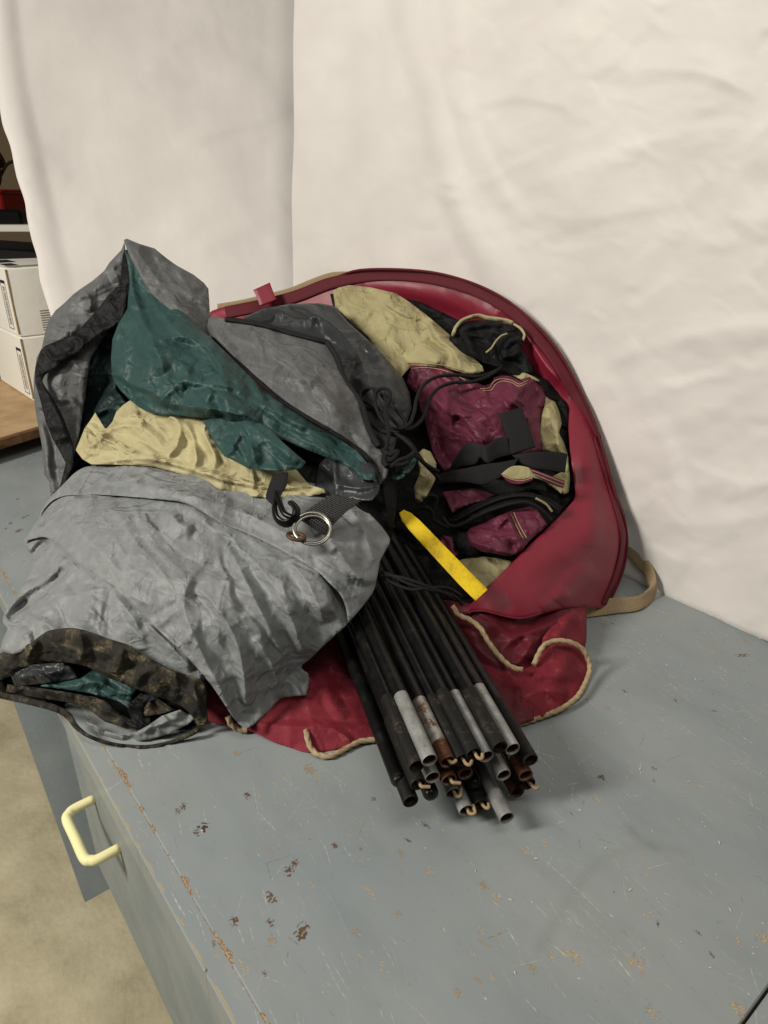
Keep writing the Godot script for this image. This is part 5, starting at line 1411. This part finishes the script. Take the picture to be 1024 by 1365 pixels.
	# open end of the roll
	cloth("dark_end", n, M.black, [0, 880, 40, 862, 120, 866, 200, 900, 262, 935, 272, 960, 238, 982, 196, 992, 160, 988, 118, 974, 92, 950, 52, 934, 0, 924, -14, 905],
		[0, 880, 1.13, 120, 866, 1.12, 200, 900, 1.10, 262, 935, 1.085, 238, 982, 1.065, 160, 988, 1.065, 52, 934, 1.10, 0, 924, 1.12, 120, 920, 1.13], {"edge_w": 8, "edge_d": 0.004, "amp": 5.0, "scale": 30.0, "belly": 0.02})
	cloth("grey_layer", n, M.tarp_darker, [14, 900, 40, 886, 84, 882, 100, 894, 104, 904, 80, 908, 50, 912, 20, 914], [14, 900, 1.085, 60, 884, 1.075, 104, 904, 1.07, 50, 912, 1.085], {"edge_w": 6, "edge_d": 0.008, "amp": 3.0, "scale": 24.0}, [[5, 6, 8, "sharp", 24, 904, 60, 898, 98, 890]])
	cloth("green_layer", n, M.green, [48, 914, 80, 910, 108, 904, 124, 893, 140, 898, 164, 908, 182, 918, 176, 932, 172, 944, 156, 934, 120, 924, 80, 918], [48, 914, 1.08, 124, 893, 1.075, 182, 918, 1.06, 172, 944, 1.06, 110, 920, 1.07], {"edge_w": 6, "edge_d": 0.006, "amp": 3.0, "scale": 24.0}, [[6, 8, 8, "sharp", 90, 914, 130, 910, 166, 928]])
	cloth("grey_layer", n, M.muddy, [10, 912, 60, 918, 100, 924, 140, 934, 158, 950, 176, 964, 184, 970, 170, 972, 140, 962, 116, 944, 90, 936, 50, 930, 8, 922], [10, 912, 1.085, 60, 918, 1.075, 140, 934, 1.058, 184, 970, 1.045, 116, 944, 1.065, 8, 922, 1.085], {"edge_w": 5, "edge_d": 0.006, "amp": 2.5, "scale": 20.0}, [[5, 6, 6, "sharp", 20, 918, 80, 924, 130, 940, 172, 966]])
	cloth("grey_layer", n, M.black, [170, 946, 176, 934, 188, 924, 202, 928, 196, 936, 190, 950, 200, 956, 202, 970, 186, 976, 178, 966], [170, 946, 1.055, 190, 924, 1.05, 196, 940, 1.05, 202, 968, 1.045, 180, 970, 1.05], {"edge_w": 4, "edge_d": 0.005, "amp": 2.0, "scale": 14.0, "step": 2.0})
	cloth("silver_layer", n, M.tarp, [114, 962, 126, 966, 140, 974, 160, 980, 176, 978, 196, 968, 216, 954, 240, 946, 262, 956, 250, 966, 226, 978, 200, 986, 176, 990, 150, 984, 128, 976], [114, 962, 1.06, 160, 980, 1.045, 216, 954, 1.045, 262, 956, 1.045, 200, 986, 1.04, 140, 978, 1.05], {"edge_w": 5, "edge_d": 0.006, "amp": 2.5, "scale": 20.0, "step": 2.0}, [[6, 6, 8, "sharp", 120, 964, 150, 976, 172, 984], [6, 8, 6, "sharp", 180, 980, 210, 966, 240, 956]])
	cloth("silver_layer", n, M.muddy, [188, 956, 192, 944, 200, 934, 212, 932, 226, 942, 234, 946, 214, 952, 200, 954], [188, 956, 1.045, 205, 933, 1.045, 232, 946, 1.042], {"edge_w": 4, "edge_d": 0.005, "amp": 2.0, "scale": 14.0, "step": 2.0})
	var bh := cloth("muddy_hem", n, M.muddy, [-6, 876, 8, 868, 24, 862, 42, 857, 50, 850, 64, 841, 80, 838, 96, 837, 114, 840, 130, 846, 150, 853, 172, 860, 192, 874, 212, 884, 232, 894, 252, 900, 272, 908, 276, 920, 275, 940, 278, 962, 270, 968, 264, 968, 254, 952, 243, 942, 226, 934, 208, 928, 186, 920, 166, 912, 146, 904, 130, 896, 114, 888, 96, 884, 72, 882, 50, 882, 40, 888, 20, 898, 0, 907, -12, 905],
		[-6, 876, 1.09, 42, 857, 1.06, 96, 837, 1.035, 150, 853, 1.02, 212, 884, 1.01, 272, 908, 1.015, 276, 940, 1.025, 268, 967, 1.04, 243, 942, 1.035, 186, 920, 1.03, 130, 896, 1.045, 72, 882, 1.065, 0, 907, 1.095, 80, 860, 1.035, 200, 902, 1.01],
		{"smooth": true, "edge_w": 8, "edge_d": 0.010, "amp": 2.5, "scale": 30.0, "angle": 100.0, "step": 2.4},
		[[8, 8, 12, "soft", 50, 852, 40, 868, 34, 884], [8, 12, 10, "sharp", 104, 842, 110, 860, 106, 882], [9, 10, 10, "soft", 160, 860, 160, 880, 150, 900], [6, 8, 8, "sharp", 210, 888, 190, 900, 180, 914], [7, 10, 8, "sharp", 230, 900, 250, 920, 268, 940], [7, 8, 8, "sharp", 256, 906, 262, 930, 270, 958]])
	cloth("bottom_hem", n, M.muddy, [-8, 916, 4, 923, 30, 928, 54, 934, 76, 940, 94, 950, 104, 966, 118, 978, 138, 986, 160, 991, 192, 993, 214, 990, 238, 983, 258, 972, 268, 968, 262, 978, 240, 988, 216, 995, 192, 998, 158, 995, 136, 991, 114, 982, 98, 970, 86, 956, 70, 948, 40, 940, 4, 932, -10, 928],
		[-8, 920, 1.085, 54, 936, 1.055, 94, 954, 1.045, 118, 979, 1.035, 160, 992, 1.03, 214, 992, 1.032, 262, 974, 1.04], {"smooth": true, "edge_w": 4, "edge_d": 0.006, "amp": 2.0, "scale": 20.0, "step": 2.0, "belly": 0.004})
	# ---- hardware at the corner
	ribbon("web_loop", n, M.webbing, [445, 660, 1.073, 430, 667, 1.065, 416, 676, 1.055, 403, 686, 1.045], [482, 668, 1.068, 464, 680, 1.061, 450, 693, 1.051, 436, 707, 1.041], 0.003, 5)
	ribbon("web_loop", n, M.webbing, [403, 686, 1.045, 402, 692, 1.051, 404, 694, 1.059], [436, 707, 1.041, 434, 712, 1.047, 432, 712, 1.055], 0.003, 4)
	var rp := PackedVector3Array()
	var r2 := PackedVector3Array()
	for k in 28:
		var gk := TAU * k / 28
		rp.append(at(416 + 24.5 * cos(gk), 704 + 20.5 * sin(gk), 1.031 - 0.012 * sin(gk)))
	put("steel_ring", tube_mesh(rp, 0.0030, 10, 0, 0.01, true), M.steel, n)
	for k in 28:
		var gk := TAU * k / 28
		r2.append(at(417 + 23.5 * cos(gk), 707 + 19.5 * sin(gk), 1.029 - 0.012 * sin(gk)))
	put("steel_ring", tube_mesh(r2, 0.0020, 10, 0, 0.01, true), M.steel, n)
	var r3 := PackedVector3Array()
	for k in 20:
		var gk := TAU * k / 20
		r3.append(at(395 + 11.5 * cos(gk), 715 + 4.5 * sin(gk) + 2.0 * cos(gk), 1.021 - 0.008 * sin(gk)))
	put("rusty_link", tube_mesh(r3, 0.0030, 10, 0, 0.01, true), M.copper, n)
	ribbon("toggle_strap", n, M.strap_black, [364, 634, 1.098, 358, 650, 1.088, 355, 664, 1.078, 362, 672, 1.068], [384, 630, 1.098, 382, 646, 1.085, 374, 660, 1.073, 374, 668, 1.065], 0.003, 5)
	put("toggle", tube_mesh(smooth3(pts3([368, 664, 1.063, 366, 678, 1.048, 370, 692, 1.038, 382, 698, 1.033, 393, 690, 1.033, 395, 678, 1.039, 388, 670, 1.047]), 6), 0.0075, 12, 0, 0.01, false, 0.55), M.plastic_black, n)
	put("toggle_hook", tube_mesh(smooth3(pts3([369, 656, 1.058, 373, 670, 1.045, 379, 684, 1.033, 390, 690, 1.027]), 6), 0.0045, 10), M.plastic_black, n)
	var strw := cord("dry_grass", n, M.bungee, [424, 545, 1.20, 432, 550, 1.195, 438, 558, 1.19, 441, 568, 1.185], 0.0008)

func cords():
	var c := thing("guy_cord_tangle", "tangle of thin black cord knotted between the grey tent and the bag", "cord", at(520, 620, 1.2))
	for q in [
		[498, 606, 1.19, 488, 580, 1.22, 482, 550, 1.26, 480, 526, 1.30, 488, 518, 1.31, 502, 520, 1.305, 512, 530, 1.29, 524, 542, 1.275, 538, 558, 1.255, 545, 575, 1.24],
		[514, 600, 1.175, 518, 580, 1.195, 516, 560, 1.22, 514, 545, 1.24, 520, 530, 1.265, 518, 520, 1.275, 508, 518, 1.28, 501, 524, 1.28, 500, 538, 1.265, 506, 554, 1.245],
		[506, 554, 1.245, 515, 566, 1.235, 530, 572, 1.23, 545, 566, 1.24, 552, 550, 1.265, 556, 530, 1.30, 566, 512, 1.34, 584, 502, 1.375, 610, 500, 1.395, 635, 502, 1.40, 652, 498, 1.41, 666, 492, 1.42],
		[480, 532, 1.295, 496, 540, 1.275, 512, 548, 1.255, 526, 562, 1.24, 540, 572, 1.235, 556, 566, 1.255, 566, 552, 1.29, 572, 534, 1.33, 584, 518, 1.36, 604, 510, 1.38, 628, 509, 1.385, 650, 502, 1.40, 668, 490, 1.42],
		[486, 556, 1.25, 500, 570, 1.235, 516, 578, 1.22, 534, 582, 1.21, 546, 590, 1.20, 556, 604, 1.20, 566, 618, 1.215, 580, 632, 1.24, 586, 640, 1.255],
		[510, 575, 1.22, 530, 580, 1.205, 548, 594, 1.19, 560, 612, 1.195, 572, 622, 1.215, 584, 628, 1.24],
		[564, 672, 1.27, 566, 664, 1.265, 574, 660, 1.262, 582, 664, 1.265, 580, 676, 1.268, 576, 690, 1.27, 586, 698, 1.28, 598, 704, 1.285],
		[556, 680, 1.27, 568, 676, 1.262, 577, 684, 1.262, 574, 696, 1.265, 566, 700, 1.27],
	]:
		cord("cord", c, M.cord, q, 0.0036)
	cord("knot", c, M.cord, [510, 600, 1.17, 520, 606, 1.16, 530, 602, 1.165, 524, 612, 1.158, 514, 616, 1.158, 520, 622, 1.156, 532, 614, 1.16, 544, 610, 1.165, 552, 604, 1.175, 540, 618, 1.162, 526, 620, 1.158], 0.0045)
	cord("knot", c, M.cord, [514, 606, 1.16, 512, 614, 1.155, 516, 622, 1.152], 0.005)
	var d := thing("pole_cord", "thin black cord lying slack across the black poles", "cord", at(560, 780, 1.05))
	for q in [[508, 762, 1.09, 524, 768, 1.075, 540, 776, 1.065, 556, 782, 1.06, 580, 788, 1.065, 604, 794, 1.09, 616, 806, 1.11], [510, 770, 1.09, 530, 780, 1.07, 550, 786, 1.06, 570, 784, 1.062, 596, 784, 1.085, 614, 794, 1.12], [512, 766, 1.085, 536, 770, 1.068, 560, 778, 1.06, 590, 790, 1.07, 608, 800, 1.10]]:
		cord("cord", d, M.cord, q, 0.0026)
